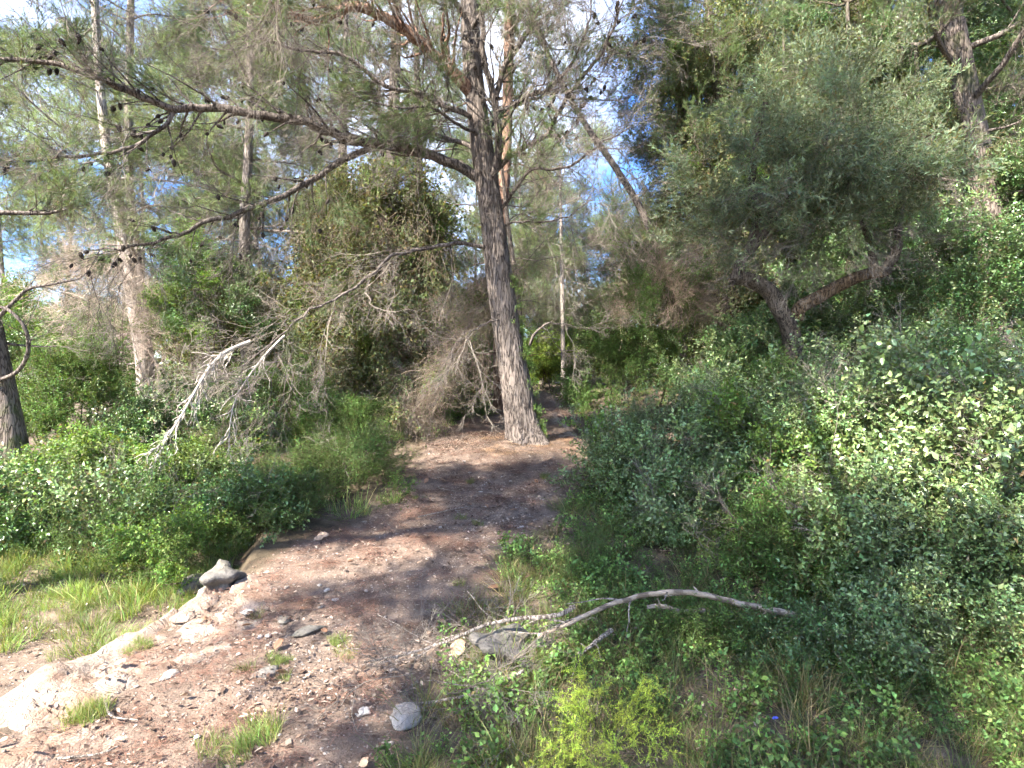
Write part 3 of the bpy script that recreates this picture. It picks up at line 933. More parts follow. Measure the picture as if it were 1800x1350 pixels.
def trunk_mesh(pts, rad, sides=14, per=5, flare=1.0, rough=0.05, seed=0, fiss=0.0):
    """tapered trunk with fluted root flare and knobbly outline"""
    pr = smooth_path(np.column_stack([pts, rad]), per=per)
    P, Rr = pr[:, :3], pr[:, 3]
    mb = MB()
    n = len(P)
    tan = nrm(np.gradient(P, axis=0))
    a = nrm(np.cross(tan, np.array([0.0, 1.0, 0.05]))); b = np.cross(tan, a)
    ang = np.arange(sides) * 2 * math.pi / sides - math.pi / 2
    z = P[:, 2][:, None]
    s = np.arange(n)[:, None] / n
    k = 1 + rough * 2 * fbm(np.cos(ang)[None, :] * 2 + seed, z * 1.2 + np.sin(ang)[None, :] * 2, 5, 3)
    base = np.exp(-(P[:, 2] - P[0, 2])[:, None] / 0.22)
    k = k + flare * base * (0.45 + 0.35 * np.sin(ang * 5 + seed)[None, :] + 0.2 * np.sin(ang * 3 + 1)[None, :])
    rl = Rr[:, None] * k
    if fiss:
        aa = ang[None, :] * 4.6 + 0.8 * vnoise(ang[None, :] * 3, z * 5, 3)
        rid = np.abs(vnoise(aa, z * 6.0, 21)) + 0.5 * np.abs(vnoise(aa * 2.1, z * 11.0, 22))
        rl = rl - fiss * np.clip(1 - rid / 0.22, 0, 1) + 0.3 * fiss * vnoise(aa * 3, z * 30, 23)
    ring = (a[:, None, :] * np.cos(ang)[None, :, None] + b[:, None, :] * np.sin(ang)[None, :, None]) * rl[..., None]
    v = (P[:, None, :] + ring).reshape(-1, 3)
    i = np.arange(n - 1)[:, None] * sides; j = np.arange(sides)[None, :]; kk = (j + 1) % sides
    f4 = np.stack([i + j, i + sides + j, i + sides + kk, i + kk], -1).reshape(-1, 4)
    mb.add(v, None, f4)
    return mb, P, Rr

def pine(label, trunk, rad, g, crown=(3.0, 9.0), nbr=16, blen=(1.4, 2.6), live=0.85, kind='pine', bark='bark', size=(1.0, 1.6),
         elev=(0.0, 0.5), group='pines of the wood', n2=7, l2=0.8, dead_low=6, dead_kind='bare', extra=None, name='pine_tree', sides=12, n3=3):
    base = np.array(trunk[0], float)
    rt = root(name, base, label, 'pine tree', group)
    mb, P, Rr = trunk_mesh(np.array(trunk, float), rad, sides, 5, 0.8, 0.05, g.uniform(0, 9))
    link('trunk', mb.data('trunk', M[bark]), rt)
    pos, dirs, bpos, bdir = [], [], [], []
    brs = []
    zz = P[:, 2]
    for k in range(nbr):
        z = crown[0] + (crown[1] - crown[0]) * (k + g.random()) / nbr
        j = min(int(np.searchsorted(zz, z)), len(P) - 2)
        az = k * 2.39996 + g.normal() * 0.35
        f = (z - crown[0]) / (crown[1] - crown[0])
        el = elev[0] + (elev[1] - elev[0]) * f + g.normal() * 0.12
        L = g.uniform(*blen) * (1.15 - 0.6 * f)
        d = np.array([math.cos(az) * math.cos(el), math.sin(az) * math.cos(el), math.sin(el)])
        brs.append((wander(P[j], d, L, 8, g, 0.12, (0, 0, 0.25)), max(0.012, Rr[j] * 0.32), True))
    for k in range(dead_low):
        z = base[2] + g.uniform(1.0, max(1.2, crown[0] - base[2] + 0.8))
        j = min(int(np.searchsorted(zz, z)), len(P) - 2)
        az = g.uniform(0, 6.28)
        d = np.array([math.cos(az), math.sin(az), g.uniform(-0.25, 0.3)])
        brs.append((wander(P[j], d, g.uniform(0.5, 1.5), 6, g, 0.16, (0, 0, -0.2)), max(0.008, Rr[j] * 0.16), False))
    for path, r0, alive in brs:
        m2 = MB()
        branch_mesh(m2, path, r0, 0.004, 6)
        sh = twigs_from(path, r0, g, m2, live, n2 if alive else 4, l2 if alive else 0.45, n3=n3)
        link('branch', m2.data('branch', M[bark if bark != 'bark_mossy' else 'bark']), rt)
        for p_, d_ in sh:
            if alive and g.random() < live:
                pos.append(p_); dirs.append(d_)
            else:
                bpos.append(p_); bdir.append(d_)
    if len(pos) > 60: pos, dirs, kind = pos[::2], dirs[::2], kind + '_big'
    scatter('needle_foliage', rt, kind, pos, dirs, g.uniform(size[0] * 0.8, size[1] * 0.85, max(1, len(pos))), g)
    scatter('bare_twigs', rt, dead_kind, bpos, bdir, g.uniform(0.6, 1.1, max(1, len(bpos))), g)
    if extra: extra(rt, P, Rr)
    return rt

def vines_on(rt, P, Rr, g, z0, z1, n, kind, size, out=0.25, down=1.0, name='vines'):
    if kind == 'vine' and n > 40: n, kind = int(n * 0.42), 'vine_big'
    zz = P[:, 2]
    z = g.uniform(z0, z1, n); j = np.clip(np.searchsorted(zz, z), 0, len(P) - 1)
    az = g.uniform(0, 6.28, n); rr = Rr[j] + g.random(n) ** 1.5 * out
    pos = P[j] + np.stack([np.cos(az) * rr, np.sin(az) * rr, np.zeros(n)], -1); pos[:, 2] = z
    d = np.stack([np.cos(az) * 0.35, np.sin(az) * 0.35, np.full(n, -down)], -1) + g.normal(size=(n, 3)) * 0.25
    if kind == 'vine_big' and n > 40:
        k = n // 2
        scatter('climber_leaves', rt, 'broad' if n % 3 else 'bright', pos[:k] + g.normal(size=(k, 3)) * 0.15, nrm(d[:k] * [1, 1, 0.2] + g.normal(size=(k, 3)) * 0.4), g.uniform(0.8, 1.3, k), g)
    return scatter(name, rt, kind, pos, d, g.uniform(size[0], size[1], n), g)

def veil(rt, P, Rr, z0, z1, n, out=0.9):
    g = gt; z = g.uniform(z0, z1, n); j = np.clip(np.searchsorted(P[:, 2], z), 0, len(P) - 1); az = g.uniform(0, 6.28, n); rr = 0.1 + out * g.random(n)
    pos = P[j] + np.stack([np.cos(az) * rr, np.sin(az) * rr, 0 * az], -1); pos[:, 2] = z
    d = nrm(np.stack([np.cos(az), np.sin(az), g.uniform(-0.7, 0.3, n)], -1) + g.normal(size=(n, 3)) * 0.3)
    k = n // 3
    scatter('bare_twigs', rt, 'bare', pos[k:], d[k:], g.uniform(0.9, 1.5, n - k), g)
    scatter('needle_foliage', rt, 'pine_pale', pos[:k], d[:k], g.uniform(0.9, 1.4, k), g)

# --- the main pine
gt = np.random.default_rng(301)
gm = np.random.default_rng(101)
mp_px = [(928, 795, 8.3, 0.27), (918, 740, 8.3, 0.235), (905, 660, 8.3, 0.215), (890, 570, 8.3, 0.20), (876, 470, 8.3, 0.19), (864, 380, 8.3, 0.175),
         (853, 300, 8.3, 0.17), (842, 220, 8.3, 0.155), (832, 130, 8.3, 0.145), (827, 50, 8.3, 0.135), (824, -60, 8.3, 0.12), (820, -260, 8.3, 0.10),
         (822, -480, 8.35, 0.07), (830, -640, 8.4, 0.03)]
tp = np.array([at(u, v, Y) for u, v, Y, r in mp_px]); tr = [r for *_, r in mp_px]
tp[0, 2] = h(tp[0, 0], tp[0, 1]) - 0.12
main = root('pine_tree', tp[0], 'large leaning grey-barked pine standing at the side of the path in mid picture', 'pine tree')
mb, MP, MR = trunk_mesh(tp, tr, 110, 24, 0.5, 0.035, 2.0, 0.016)
link('trunk', mb.data('trunk', M['bark']), main)
# limbs: (picture points with depth, radius at root, radius at tip, shoots, shoot length, share alive, up)
LIMBS = [
 ([(852, 322, 8.3), (785, 283, 8.2), (690, 257, 8.0), (600, 242, 7.8), (540, 215, 7.6), (470, 205, 7.4), (370, 188, 7.2), (310, 192, 7.0), (230, 163, 6.8), (130, 122, 6.6), (0, 103, 6.4), (-90, 95, 6.3)], 0.095, 0.02, 26, 1.0, 0.55, 0.3, 'bark'),
 ([(650, 260, 8.0), (560, 308, 7.8), (500, 345, 7.6), (420, 372, 7.4), (330, 402, 7.2), (250, 432, 7.0), (170, 440, 6.9)], 0.055, 0.012, 16, 0.9, 0.3, 0.0, 'bark'),
 ([(310, 192, 7.0), (285, 222, 6.9), (235, 255, 6.8), (150, 275, 6.7), (60, 280, 6.6), (0, 290, 6.5)], 0.035, 0.008, 12, 0.8, 0.35, 0.05, 'bark'),
 ([(868, 438, 8.3), (800, 428, 8.1), (740, 438, 7.9), (690, 450, 7.7), (650, 485, 7.4), (600, 520, 7.1), (545, 545, 6.8), (490, 590, 6.5), (440, 630, 6.2)], 0.036, 0.006, 9, 0.5, 0.12, -0.1, 'bark'),
 ([(835, 170, 8.3), (790, 120, 8.1), (740, 75, 7.9), (690, 40, 7.7), (630, 10, 7.5), (560, 35, 7.3), (480, 20, 7.1), (390, -30, 6.9)], 0.12, 0.03, 20, 1.1, 0.6, 0.2, 'bark_red'),
 ([(862, 325, 8.25), (876, 270, 8.15), (877, 220, 8.1), (866, 165, 8.05), (850, 100, 8.0), (846, 20, 8.0), (850, -80, 8.0), (880, -220, 8.0)], 0.075, 0.03, 14, 1.1, 0.55, 0.3, 'bark'),
 ([(872, 175, 8.05), (885, 125, 8.0), (925, 60, 7.9), (950, 0, 7.8), (985, -80, 7.7)], 0.055, 0.015, 12, 0.9, 0.55, 0.2, 'bark'),
 ([(872, 300, 8.3), (905, 270, 8.1), (960, 235, 7.9), (1000, 165, 7.7), (1045, 110, 7.5), (1075, 60, 7.3), (1095, 0, 7.2)], 0.05, 0.012, 16, 0.9, 0.4, 0.15, 'bark'),
 ([(880, 195, 8.1), (930, 170, 7.9), (985, 140, 7.7), (1030, 60, 7.5), (1040, 0, 7.4)], 0.035, 0.01, 12, 0.8, 0.4, 0.15, 'bark'),
 ([(880, 370, 8.3), (905, 335, 8.1), (935, 300, 7.9), (1000, 292, 7.7), (1060, 250, 7.5), (1110, 225, 7.4)], 0.035, 0.01, 12, 0.8, 0.3, 0.0, 'bark'),
 ([(885, 395, 8.3), (930, 390, 8.0), (985, 385, 7.8), (1040, 350, 7.6)], 0.022, 0.008, 9, 0.7, 0.2, 0.0, 'bark'),
 ([(838, 205, 8.3), (790, 190, 7.9), (735, 165, 7.6), (680, 150, 7.4), (600, 95, 7.2), (520, 85, 7.0), (430, 60, 6.8)], 0.05, 0.012, 18, 1.0, 0.5, 0.15, 'bark'),
 ([(842, 240, 8.2), (800, 215, 7.8), (760, 190, 7.5), (700, 190, 7.3), (620, 170, 7.1)], 0.03, 0.01, 12, 0.8, 0.45, 0.1, 'bark'),
 ([(835, 260, 8.4), (780, 240, 8.8), (700, 215, 9.2), (610, 180, 9.6)], 0.05, 0.012, 12, 1.0, 0.5, 0.1, 'bark'),
 ([(845, 245, 8.4), (890, 190, 8.9), (950, 170, 9.4), (1000, 120, 9.9)], 0.05, 0.012, 12, 1.0, 0.5, 0.1, 'bark'),
 ([(930, 605, 8.2), (948, 580, 8.1), (968, 568, 8.05), (1005, 572, 8.0)], 0.028, 0.008, 2, 0.3, 0.0, 0.0, 'bark'),
 ([(888, 560, 8.2), (855, 568, 8.0), (820, 590, 7.8), (800, 600, 7.7)], 0.014, 0.005, 4, 0.4, 0.0, 0.0, 'bark'),
 ([(826, 60, 8.3), (870, -10, 7.7), (930, -60, 7.0), (990, -100, 6.4)], 0.05, 0.015, 14, 1.1, 0.6, 0.1, 'bark'),
 ([(826, 40, 8.3), (760, -40, 7.6), (690, -60, 6.9), (600, -80, 6.3), (480, -80, 5.9)], 0.05, 0.015, 16, 1.1, 0.6, 0.1, 'bark'),
]
pos, dirs, bpos, bdir, conep = [], [], [], [], []
for pts, r0, r1, n2, l2, live, up, bk in LIMBS:
    path = smooth_path([at(*q) for q in pts], per=4)
    path += gm.normal(size=path.shape) * 0.012
    m2 = MB()
    branch_mesh(m2, path, r0 * 0.82, r1 * 0.75, 10)
    sh = twigs_from(path, r0 * 0.8, gm, m2, live, int(n2 * 2.2), l2 * 1.05, 0.9, up - 0.15, 0.12, 4)
    link('branch', m2.data('branch', M[bk]), main)
    for p_, d_ in sh:
        if gm.random() < live * 0.3: pos.append(p_); dirs.append(d_)
        else: bpos.append(p_); bdir.append(d_)
        if gm.random() < 0.5 and live > 0.2: conep.append(p_ + gm.normal(size=3) * 0.01)
# upper crown above the frame
for k in range(24):
    z = gm.uniform(8.6, 13.0); j = min(int(np.searchsorted(MP[:, 2], z)), len(MP) - 2); az = k * 2.4
    d = np.array([math.cos(az), math.sin(az), gm.uniform(0.0, 0.5)])
    path = wander(MP[j], d, gm.uniform(1.6, 3.0) * (1.25 - 0.07 * z), 8, gm, 0.12, (0, 0, 0.2))
    m2 = MB(); branch_mesh(m2, path, 0.04, 0.006, 6)
    sh = twigs_from(path, 0.04, gm, m2, 0.9, 9, 0.9)
    link('branch', m2.data('branch', M['bark']), main)
    upos = [q[0] for q in sh][::2]; udir = [q[1] for q in sh][::2]
    scatter('needle_foliage', main, 'pine_big', upos, udir, gm.uniform(0.7, 1.1, len(upos)), gm)
scatter('needle_foliage', main, 'pine', pos, dirs, gm.uniform(0.75, 1.25, len(pos)), gm, 420)
scatter('bare_twigs', main, 'bare', bpos, bdir, gm.uniform(0.7, 1.4, len(bpos)), gm, 560)
# bark ivy on the shaded side of the trunk
n = 90
jz = gm.integers(int(len(MP) * 0.02), int(len(MP) * 0.30), n)
azm = gm.normal(size=n) * 0.5
ip = MP[jz] + np.stack([np.cos(azm), -np.sin(azm) * 0.6, gm.normal(size=n) * 0.05], -1) * (MR[jz] * 1.02)[:, None]
scatter('ivy', main, 'seedling', ip, np.stack([np.cos(azm) * 0.5, -0.3 * np.ones(n), np.ones(n)], -1), gm.uniform(0.45, 0.85, n), gm)
def cone_mesh():
    mb = MB()
    t = np.linspace(0, 1, 7)
    r = 0.021 * np.array([0.3, 0.85, 1.0, 0.95, 0.75, 0.45, 0.05])
    mb.tube(np.stack([0 * t, 0 * t, -0.075 * t], -1), r, 7)
    for k in range(40):
        tt = 0.08 + 0.84 * k / 40; a = k * 2.4
        rr = np.interp(tt, t, r); c = np.array([math.cos(a), math.sin(a), 0])
        p = c * rr * 0.9 + [0, 0, -0.075 * tt]; s = np.array([-c[1], c[0], 0]) * 0.006
        mb.add(np.stack([p - s, p + s, p + c * 0.009 - [0, 0, 0.005]]), [[0, 1, 2]])
    return mb.data('pine_cone', M['cone'], False)
cme = cone_mesh()
for p_ in conep[:280]:
    o = link('pine_cone', cme, main)
    o.location = Vector(p_); o.rotation_euler = (gm.normal() * 0.5, gm.normal() * 0.5, gm.uniform(0, 6)); s = gm.uniform(0.8, 1.3); o.scale = (s, s, s)

# --- bleached dead bough hanging from the low limb
gd = np.random.default_rng(55)
dp = smooth_path([at(*q) for q in [(440, 600, 6.3), (410, 612, 6.2), (380, 632, 6.0), (352, 672, 5.8), (325, 720, 5.65), (295, 770, 5.55), (262, 832, 5.45)]], per=4)
db = root('dead_bough', dp[0], 'bleached leafless bough drooping over the shrubs left of the path', 'dead branch')
m2 = MB(); branch_mesh(m2, dp, 0.020, 0.004, 6)
bo = link('bough', m2.data('bough', M['twig_pale']), db)
def bough_shoots(path, n, l, dn, rr, g):
    for k in range(n):
        t = (0.1 + 0.9 * (k + g.random()) / n) * (len(path) - 1); a = min(int(t), len(path) - 2)
        p_ = path[a] + (path[a + 1] - path[a]) * (t - a); td = nrm(path[a + 1] - path[a])
        d_ = nrm(td + rand_perp(td, g) * 0.6 + np.array(dn))
        yield wander(p_, d_, l * g.uniform(0.5, 1.2), 6, g, 0.22, (0, 0, -0.25))
for sp in bough_shoots(dp, 34, 0.27, (-0.25, 0, -0.4), 0.006, gd):
    m3 = MB(); m3.tube(sp, np.linspace(0.0085, 0.003, len(sp)), 4)
    for s3 in bough_shoots(sp, 4, 0.16, (-0.1, 0, -0.2), 0.003, gd):
        m3.tube(s3, np.linspace(0.005, 0.0025, len(s3)), 3)
    link('shoot', m3.data('shoot', M['twig_pale']), bo)
dp2 = smooth_path([at(*q) for q in [(500, 590, 6.5), (465, 625, 6.3), (435, 665, 6.2), (415, 700, 6.1), (405, 740, 6.05), (402, 790, 6.0)]], per=4)
m2 = MB(); branch_mesh(m2, dp2, 0.014, 0.003, 5)
bo = link('bough', m2.data('bough', M['twig_pale']), db)
for sp in bough_shoots(dp2, 18, 0.28, (-0.2, 0, -0.3), 0.005, gd):
    m3 = MB(); m3.tube(sp, np.linspace(0.0058, 0.002, len(sp)), 4)
    for s3 in bough_shoots(sp, 3, 0.12, (0, 0, -0.2), 0.003, gd):
        m3.tube(s3, np.linspace(0.0034, 0.0016, len(s3)), 3)
    link('shoot', m3.data('shoot', M['twig_pale']), bo)
tw = [at(gd.uniform(300, 520), gd.uniform(575, 690), gd.uniform(5.7, 6.6)) for _ in range(34)]
scatter('grey_twigs', db, 'bare', tw, nrm(np.array([[-0.8, -0.2, -0.25]]) + gd.normal(size=(34, 3)) * 0.35), gd.uniform(0.6, 1.0, 34), gd)

# --- pines of the wood; trunk given by picture points, depth and radius, then carried up
def px_trunk(pts, top, topr=0.03):
    P = [at(u, v, Y) for u, v, Y, r in pts]; rr = [r for *_, r in pts]
    b = P[0].copy(); b[2] = h(b[0], b[1]) - 0.1
    if P[0][2] - b[2] > 0.3: P = [b] + P; rr = [rr[0] * 1.08] + rr
    else: P[0] = b
    last, prev = P[-1], P[-2]
    d = nrm(last - prev)
    while P[-1][2] < top - 0.5:
        d = nrm(d + np.array([0, 0, 0.3])); P.append(P[-1] + d * 1.4)
    k = len(P) - len(rr)
    rr = rr + list(np.linspace(rr[-1], topr, k + 1)[1:])
    return np.array(P), rr

gt = np.random.default_rng(301)
def px_pine(label, pts, top, **kw):
    P, rr = px_trunk(pts, top)
    return pine(label, P, rr, gt, **kw)

px_pine('pine with pale sunlit bare trunk behind the brown tangle at left', [(252, 640, 11, 0.135), (238, 550, 11, 0.125), (218, 430, 11, 0.115), (200, 330, 11, 0.10), (186, 250, 11, 0.085), (172, 100, 11, 0.07), (165, -40, 11, 0.06)], 12,
        crown=(3.8, 12), nbr=18, blen=(1.6, 3.0), kind='pine_pale', bark='bark_pale', live=0.7, dead_low=14, extra=lambda rt, P, Rr: veil(rt, P, Rr, 4.2, 9.0, 60))
px_pine('slimmer pine stem rising close behind the pale sunlit trunk', [(262, 640, 12.5, 0.10), (240, 450, 12.5, 0.09), (228, 330, 12.5, 0.085), (226, 200, 12.5, 0.08), (230, 0, 12.5, 0.07)], 11,
        crown=(5.0, 11), nbr=12, blen=(1.2, 2.2), kind='pine_pale', bark='bark_mid', live=0.6, dead_low=10)
px_pine('straight grey pine behind the dead bough, its foot wrapped in climbers', [(438, 720, 11, 0.13), (435, 640, 11, 0.12), (431, 520, 11, 0.11), (430, 400, 11, 0.10), (436, 280, 11, 0.085), (440, 150, 11, 0.07), (440, 0, 11, 0.06)], 12,
        crown=(4.2, 12), nbr=18, blen=(1.6, 2.8), kind='pine_pale', bark='bark_mid', live=0.55, dead_low=16,
        extra=lambda rt, P, Rr: (vines_on(rt, P, Rr, gt, 1.2, 3.6, 60, 'vine', (0.6, 1.0), 0.4), veil(rt, P, Rr, 3.2, 8.6, 80)))
px_pine('reddish trunk half hidden behind the large leaning pine', [(884, 728, 12.5, 0.17), (880, 660, 12.5, 0.155), (878, 560, 12.5, 0.15), (880, 420, 12.5, 0.14), (890, 250, 12.5, 0.12), (895, 60, 12.5, 0.11)], 13,
        crown=(7.0, 13), nbr=9, blen=(1.2, 2.2), bark='bark_red', kind='pine_pale', dead_low=12)
px_pine('slanting bare pine trunk leaning left across the blue sky gap', [(1200, 590, 12, 0.085), (1170, 480, 12, 0.08), (1130, 375, 12, 0.075), (1080, 292, 12, 0.07), (1030, 220, 12, 0.063), (985, 140, 12, 0.055), (940, 40, 12, 0.05)], 11,
        crown=(7.4, 11), nbr=9, blen=(0.8, 1.8), dead_low=8, bark='bark', live=0.5)
px_pine('tall thin pine trunk rising through the dark foliage right of the sky gap', [(1262, 560, 12, 0.15), (1240, 390, 12, 0.145), (1218, 290, 12, 0.14), (1205, 220, 12, 0.13), (1190, 110, 12, 0.12), (1166, 0, 12, 0.11)], 12.5,
        crown=(4.2, 12.5), nbr=20, blen=(1.2, 2.2), dead_low=8, live=0.8,
        extra=lambda rt, P, Rr: vines_on(rt, P, Rr, gt, 3.6, 9.6, 190, 'vine', (0.9, 1.5), 0.9))
px_pine('dark straight pine trunk just right of the tall thin one', [(1282, 600, 11, 0.12), (1280, 520, 11, 0.11), (1276, 350, 11, 0.10), (1266, 200, 11, 0.09), (1250, 60, 11, 0.08)], 11.5,
        crown=(4.8, 11.5), nbr=16, blen=(1.0, 2.0), dead_low=8, bark='bark_mossy', live=0.75,
        extra=lambda rt, P, Rr: vines_on(rt, P, Rr, gt, 3.0, 8.6, 130, 'vine', (0.9, 1.5), 0.8))
px_pine('thick mossy pine trunk standing in the shrubs near the right edge', [(1748, 430, 8, 0.18), (1738, 370, 8, 0.17), (1718, 260, 8, 0.16), (1694, 140, 8, 0.15), (1678, 60, 8, 0.145), (1655, -40, 8, 0.135)], 11,
        crown=(4.6, 11), nbr=20, blen=(1.4, 2.4), dead_low=8, bark='bark_mossy', live=0.8,
        extra=lambda rt, P, Rr: vines_on(rt, P, Rr, gt, 3.8, 6.4, 45, 'vine', (0.4, 0.8), 0.15))
px_pine('slender pine trunk overgrown with climbers between the olive and the mossy trunk', [(1530, 420, 12, 0.12), (1522, 260, 12, 0.115), (1515, 120, 12, 0.11), (1508, 0, 12, 0.1)], 12.5,
        crown=(4.5, 12.5), nbr=20, blen=(1.2, 2.4), dead_low=6, live=0.85,
        extra=lambda rt, P, Rr: vines_on(rt, P, Rr, gt, 4.0, 9.8, 200, 'vine', (0.9, 1.5), 1.0))
px_pine('pine whose trunk is swathed in hanging climbers left of the path', [(668, 720, 11, 0.15), (672, 560, 11, 0.14), (684, 400, 11, 0.13), (690, 260, 11, 0.12), (695, 100, 11, 0.1)], 11.5,
        crown=(6.2, 11.5), nbr=8, blen=(1.0, 1.8), dead_low=6, live=0.7,
        extra=lambda rt, P, Rr: (vines_on(rt, P, Rr, gt, 1.0, 5.6, 300, 'vine', (1.1, 1.8), 1.1), vines_on(rt, P, Rr, gt, 1.4, 5.4, 90, 'dead_vine', (1.1, 1.8), 1.15, name='dead_vines')))
px_pine('second climber-draped trunk nearer the leaning pine', [(745, 720, 13, 0.12), (742, 560, 13, 0.115), (738, 420, 13, 0.11), (735, 260, 13, 0.1)], 10.5,
        crown=(6.5, 10.5), nbr=9, blen=(1.0, 1.8), dead_low=6, live=0.7,
        extra=lambda rt, P, Rr: (vines_on(rt, P, Rr, gt, 2.4, 5.6, 130, 'vine', (1.0, 1.5), 0.6), vines_on(rt, P, Rr, gt, 2.0, 6.4, 50, 'dead_vine', (1.0, 1.6), 0.8, name='dead_vines')))
px_pine('thin pale dead stem in the sunlit gap right of the leaning pine', [(990, 650, 15, 0.06), (989, 560, 15, 0.055), (988, 470, 15, 0.05), (986, 380, 15, 0.04)], 7,
        crown=(4.5, 7), nbr=8, blen=(0.8, 1.4), dead_low=8, bark='bark_pale', live=0.1)
px_pine('thin forked stem close behind the right flank of the leaning pine', [(918, 640, 10.5, 0.055), (914, 560, 10.5, 0.05), (905, 480, 10.5, 0.045), (895, 410, 10.5, 0.04)], 5.5,
        crown=(3.6, 5.5), nbr=6, blen=(0.6, 1.3), dead_low=6, live=0.2)

px_pine('slender trunk hung with grey-green climbers left of the swathed pine', [(585, 720, 12, 0.11), (588, 560, 12, 0.105), (594, 420, 12, 0.10), (600, 300, 12, 0.09)], 9.5,
        crown=(6.5, 9.5), nbr=7, blen=(0.9, 1.6), dead_low=8, live=0.6,
        extra=lambda rt, P, Rr: (vines_on(rt, P, Rr, gt, 1.4, 5.8, 200, 'vine', (1.1, 1.8), 0.75), vines_on(rt, P, Rr, gt, 1.4, 5.2, 60, 'dead_vine', (1.1, 1.8), 0.8, name='dead_vines')))

# left edge pine with a curling limb
P, rr = px_trunk([(28, 850, 6.2, 0.15), (20, 780, 6.2, 0.14), (4, 690, 6.2, 0.13), (-14, 600, 6.2, 0.12), (-40, 450, 6.2, 0.11), (-60, 250, 6.2, 0.1)], 8.5)
le = pine('pine trunk with a curling bare limb cut by the left picture edge', P, rr, gt, crown=(3.2, 8.5), nbr=9, blen=(0.9, 1.7), dead_low=3, bark='bark_mossy', live=0.6)
for pts, r0, r1 in (([(0, 668, 6.1), (28, 655, 6.0), (46, 630, 5.9), (50, 600, 5.85), (40, 570, 5.8), (15, 545, 5.8), (-20, 535, 5.8)], 0.022, 0.014),
                    ([(-5, 560, 5.9), (25, 530, 5.9), (50, 508, 5.9), (90, 500, 5.95), (140, 490, 6.0)], 0.022, 0.008)):
    path = smooth_path([at(*q) for q in pts], per=4); m2 = MB(); branch_mesh(m2, path, r0, r1, 7)
    sh = twigs_from(path, r0, gt, m2, 0, 6, 0.5, 0.9, 0.0)
    link('branch', m2.data('branch', M['bark']), le)

# further pines: (u, v of foot, Y, radius, height, lean)
FAR = [(20, 17, 0.16, 11, 'slim pine far back at the left edge behind the curling limb'), (110, 20, 0.18, 12, 'far pine between the left edge and the pale sunlit trunk'),
       (330, 18, 0.18, 13, 'far pine seen between the pale trunk and the straight grey pine'), (540, 17, 0.17, 13, 'far pine right of the straight grey pine'),
       (610, 22, 0.2, 15, 'distant pine filling the gap left of the swathed trunk'), (835, 24, 0.15, 12, 'distant pine seen above the bend of the path'),
       (950, 23, 0.18, 11, 'distant sunlit pine just right of the leaning pine'), (1070, 21, 0.14, 6.5, 'far pine left of the slanting trunk'), (1150, 20, 0.17, 7.0, 'low far pine under the slanting trunk'),
       (265, 15, 0.14, 10, 'bushy far pine between the pale trunk and the straight grey pine'), (480, 15, 0.14, 10, 'bushy far pine between the straight grey pine and the swathed trunk'),
       (730, 22, 0.16, 13, 'hazy far pine between the two climber-draped trunks'), (905, 19, 0.13, 9, 'bushy far pine right behind the leaning pine'), (1360, 16, 0.18, 13, 'far pine behind the twisted olive tree'), (1440, 20, 0.18, 14.5, 'distant pine above the olive crown'), (1600, 14, 0.18, 13, 'dense pine left of the thick mossy trunk'),
       (1700, 18, 0.18, 14, 'distant pine behind the thick mossy trunk'), (1850, 11, 0.18, 11, 'dark pine cut by the right picture edge')]
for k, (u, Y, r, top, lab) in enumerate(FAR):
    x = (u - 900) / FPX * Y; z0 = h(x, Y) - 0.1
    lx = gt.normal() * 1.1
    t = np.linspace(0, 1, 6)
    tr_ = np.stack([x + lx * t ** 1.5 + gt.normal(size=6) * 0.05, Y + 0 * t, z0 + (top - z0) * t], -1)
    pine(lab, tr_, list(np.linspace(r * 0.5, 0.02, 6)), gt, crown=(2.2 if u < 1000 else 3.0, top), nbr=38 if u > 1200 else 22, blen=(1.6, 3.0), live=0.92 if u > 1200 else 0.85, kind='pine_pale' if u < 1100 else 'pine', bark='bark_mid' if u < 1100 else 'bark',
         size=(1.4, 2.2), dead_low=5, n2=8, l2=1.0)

# unseen pines added behind and beside the viewer so their crowns throw dappled shade
for x, y, top, r_, bl, lab in ((-4.7, 0.2, 9.6, 0.10, 1.6, 'unseen pine added left of the path for its shade'), (-3.2, -1.8, 7.4, 0.10, 1.2, 'unseen pine added for shade behind the viewer to the left'),
                               (1.6, -3.4, 8.5, 0.16, 1.9, 'unseen pine added for shade behind the viewer to the right'), (-3.6, -0.2, 13.2, 0.08, 1.9, 'very tall unseen pine added for shade just behind the viewer')):
    z0 = h(x, y) - 0.1; t = np.linspace(0, 1, 6)
    tr_ = np.stack([x + gt.normal() * 0.2 * t, y + gt.normal() * 0.2 * t, z0 + (top - z0) * t], -1)
    if top > 12: tr_ = np.array([[-1.5, -4.0, h(-1.5, -4.0) - 0.1], [-2.0, -3.2, 3.0], [-2.6, -2.2, 6.0], [-3.2, -1.0, 9.0], [-3.5, -0.4, 11.2], [-3.6, -0.2, 13.2]])
    if y > 0: tr_ = np.array([[-6.3, 3.6, h(-6.3, 3.6) - 0.1], [-5.9, 2.7, 2.4], [-5.3, 1.4, 4.8], [-4.9, 0.5, 6.8], [-4.7, 0.1, 8.4], [-4.6, 0.0, 9.6]])
    pine(lab, tr_, list(np.linspace(r_, 0.03, 6)), gt, crown=(5.6 if y > 0 else 9.2 if top > 12 else 4.2, top), nbr=25 if y > 0 else 15, blen=(bl * 0.7, bl * 1.15), live=0.97 if y > 0 or top > 12 else 0.7, size=(1.3, 2.0), dead_low=0, n2=9 if y > 0 or top > 12 else 6, l2=0.8, group='unseen pines added for shade')

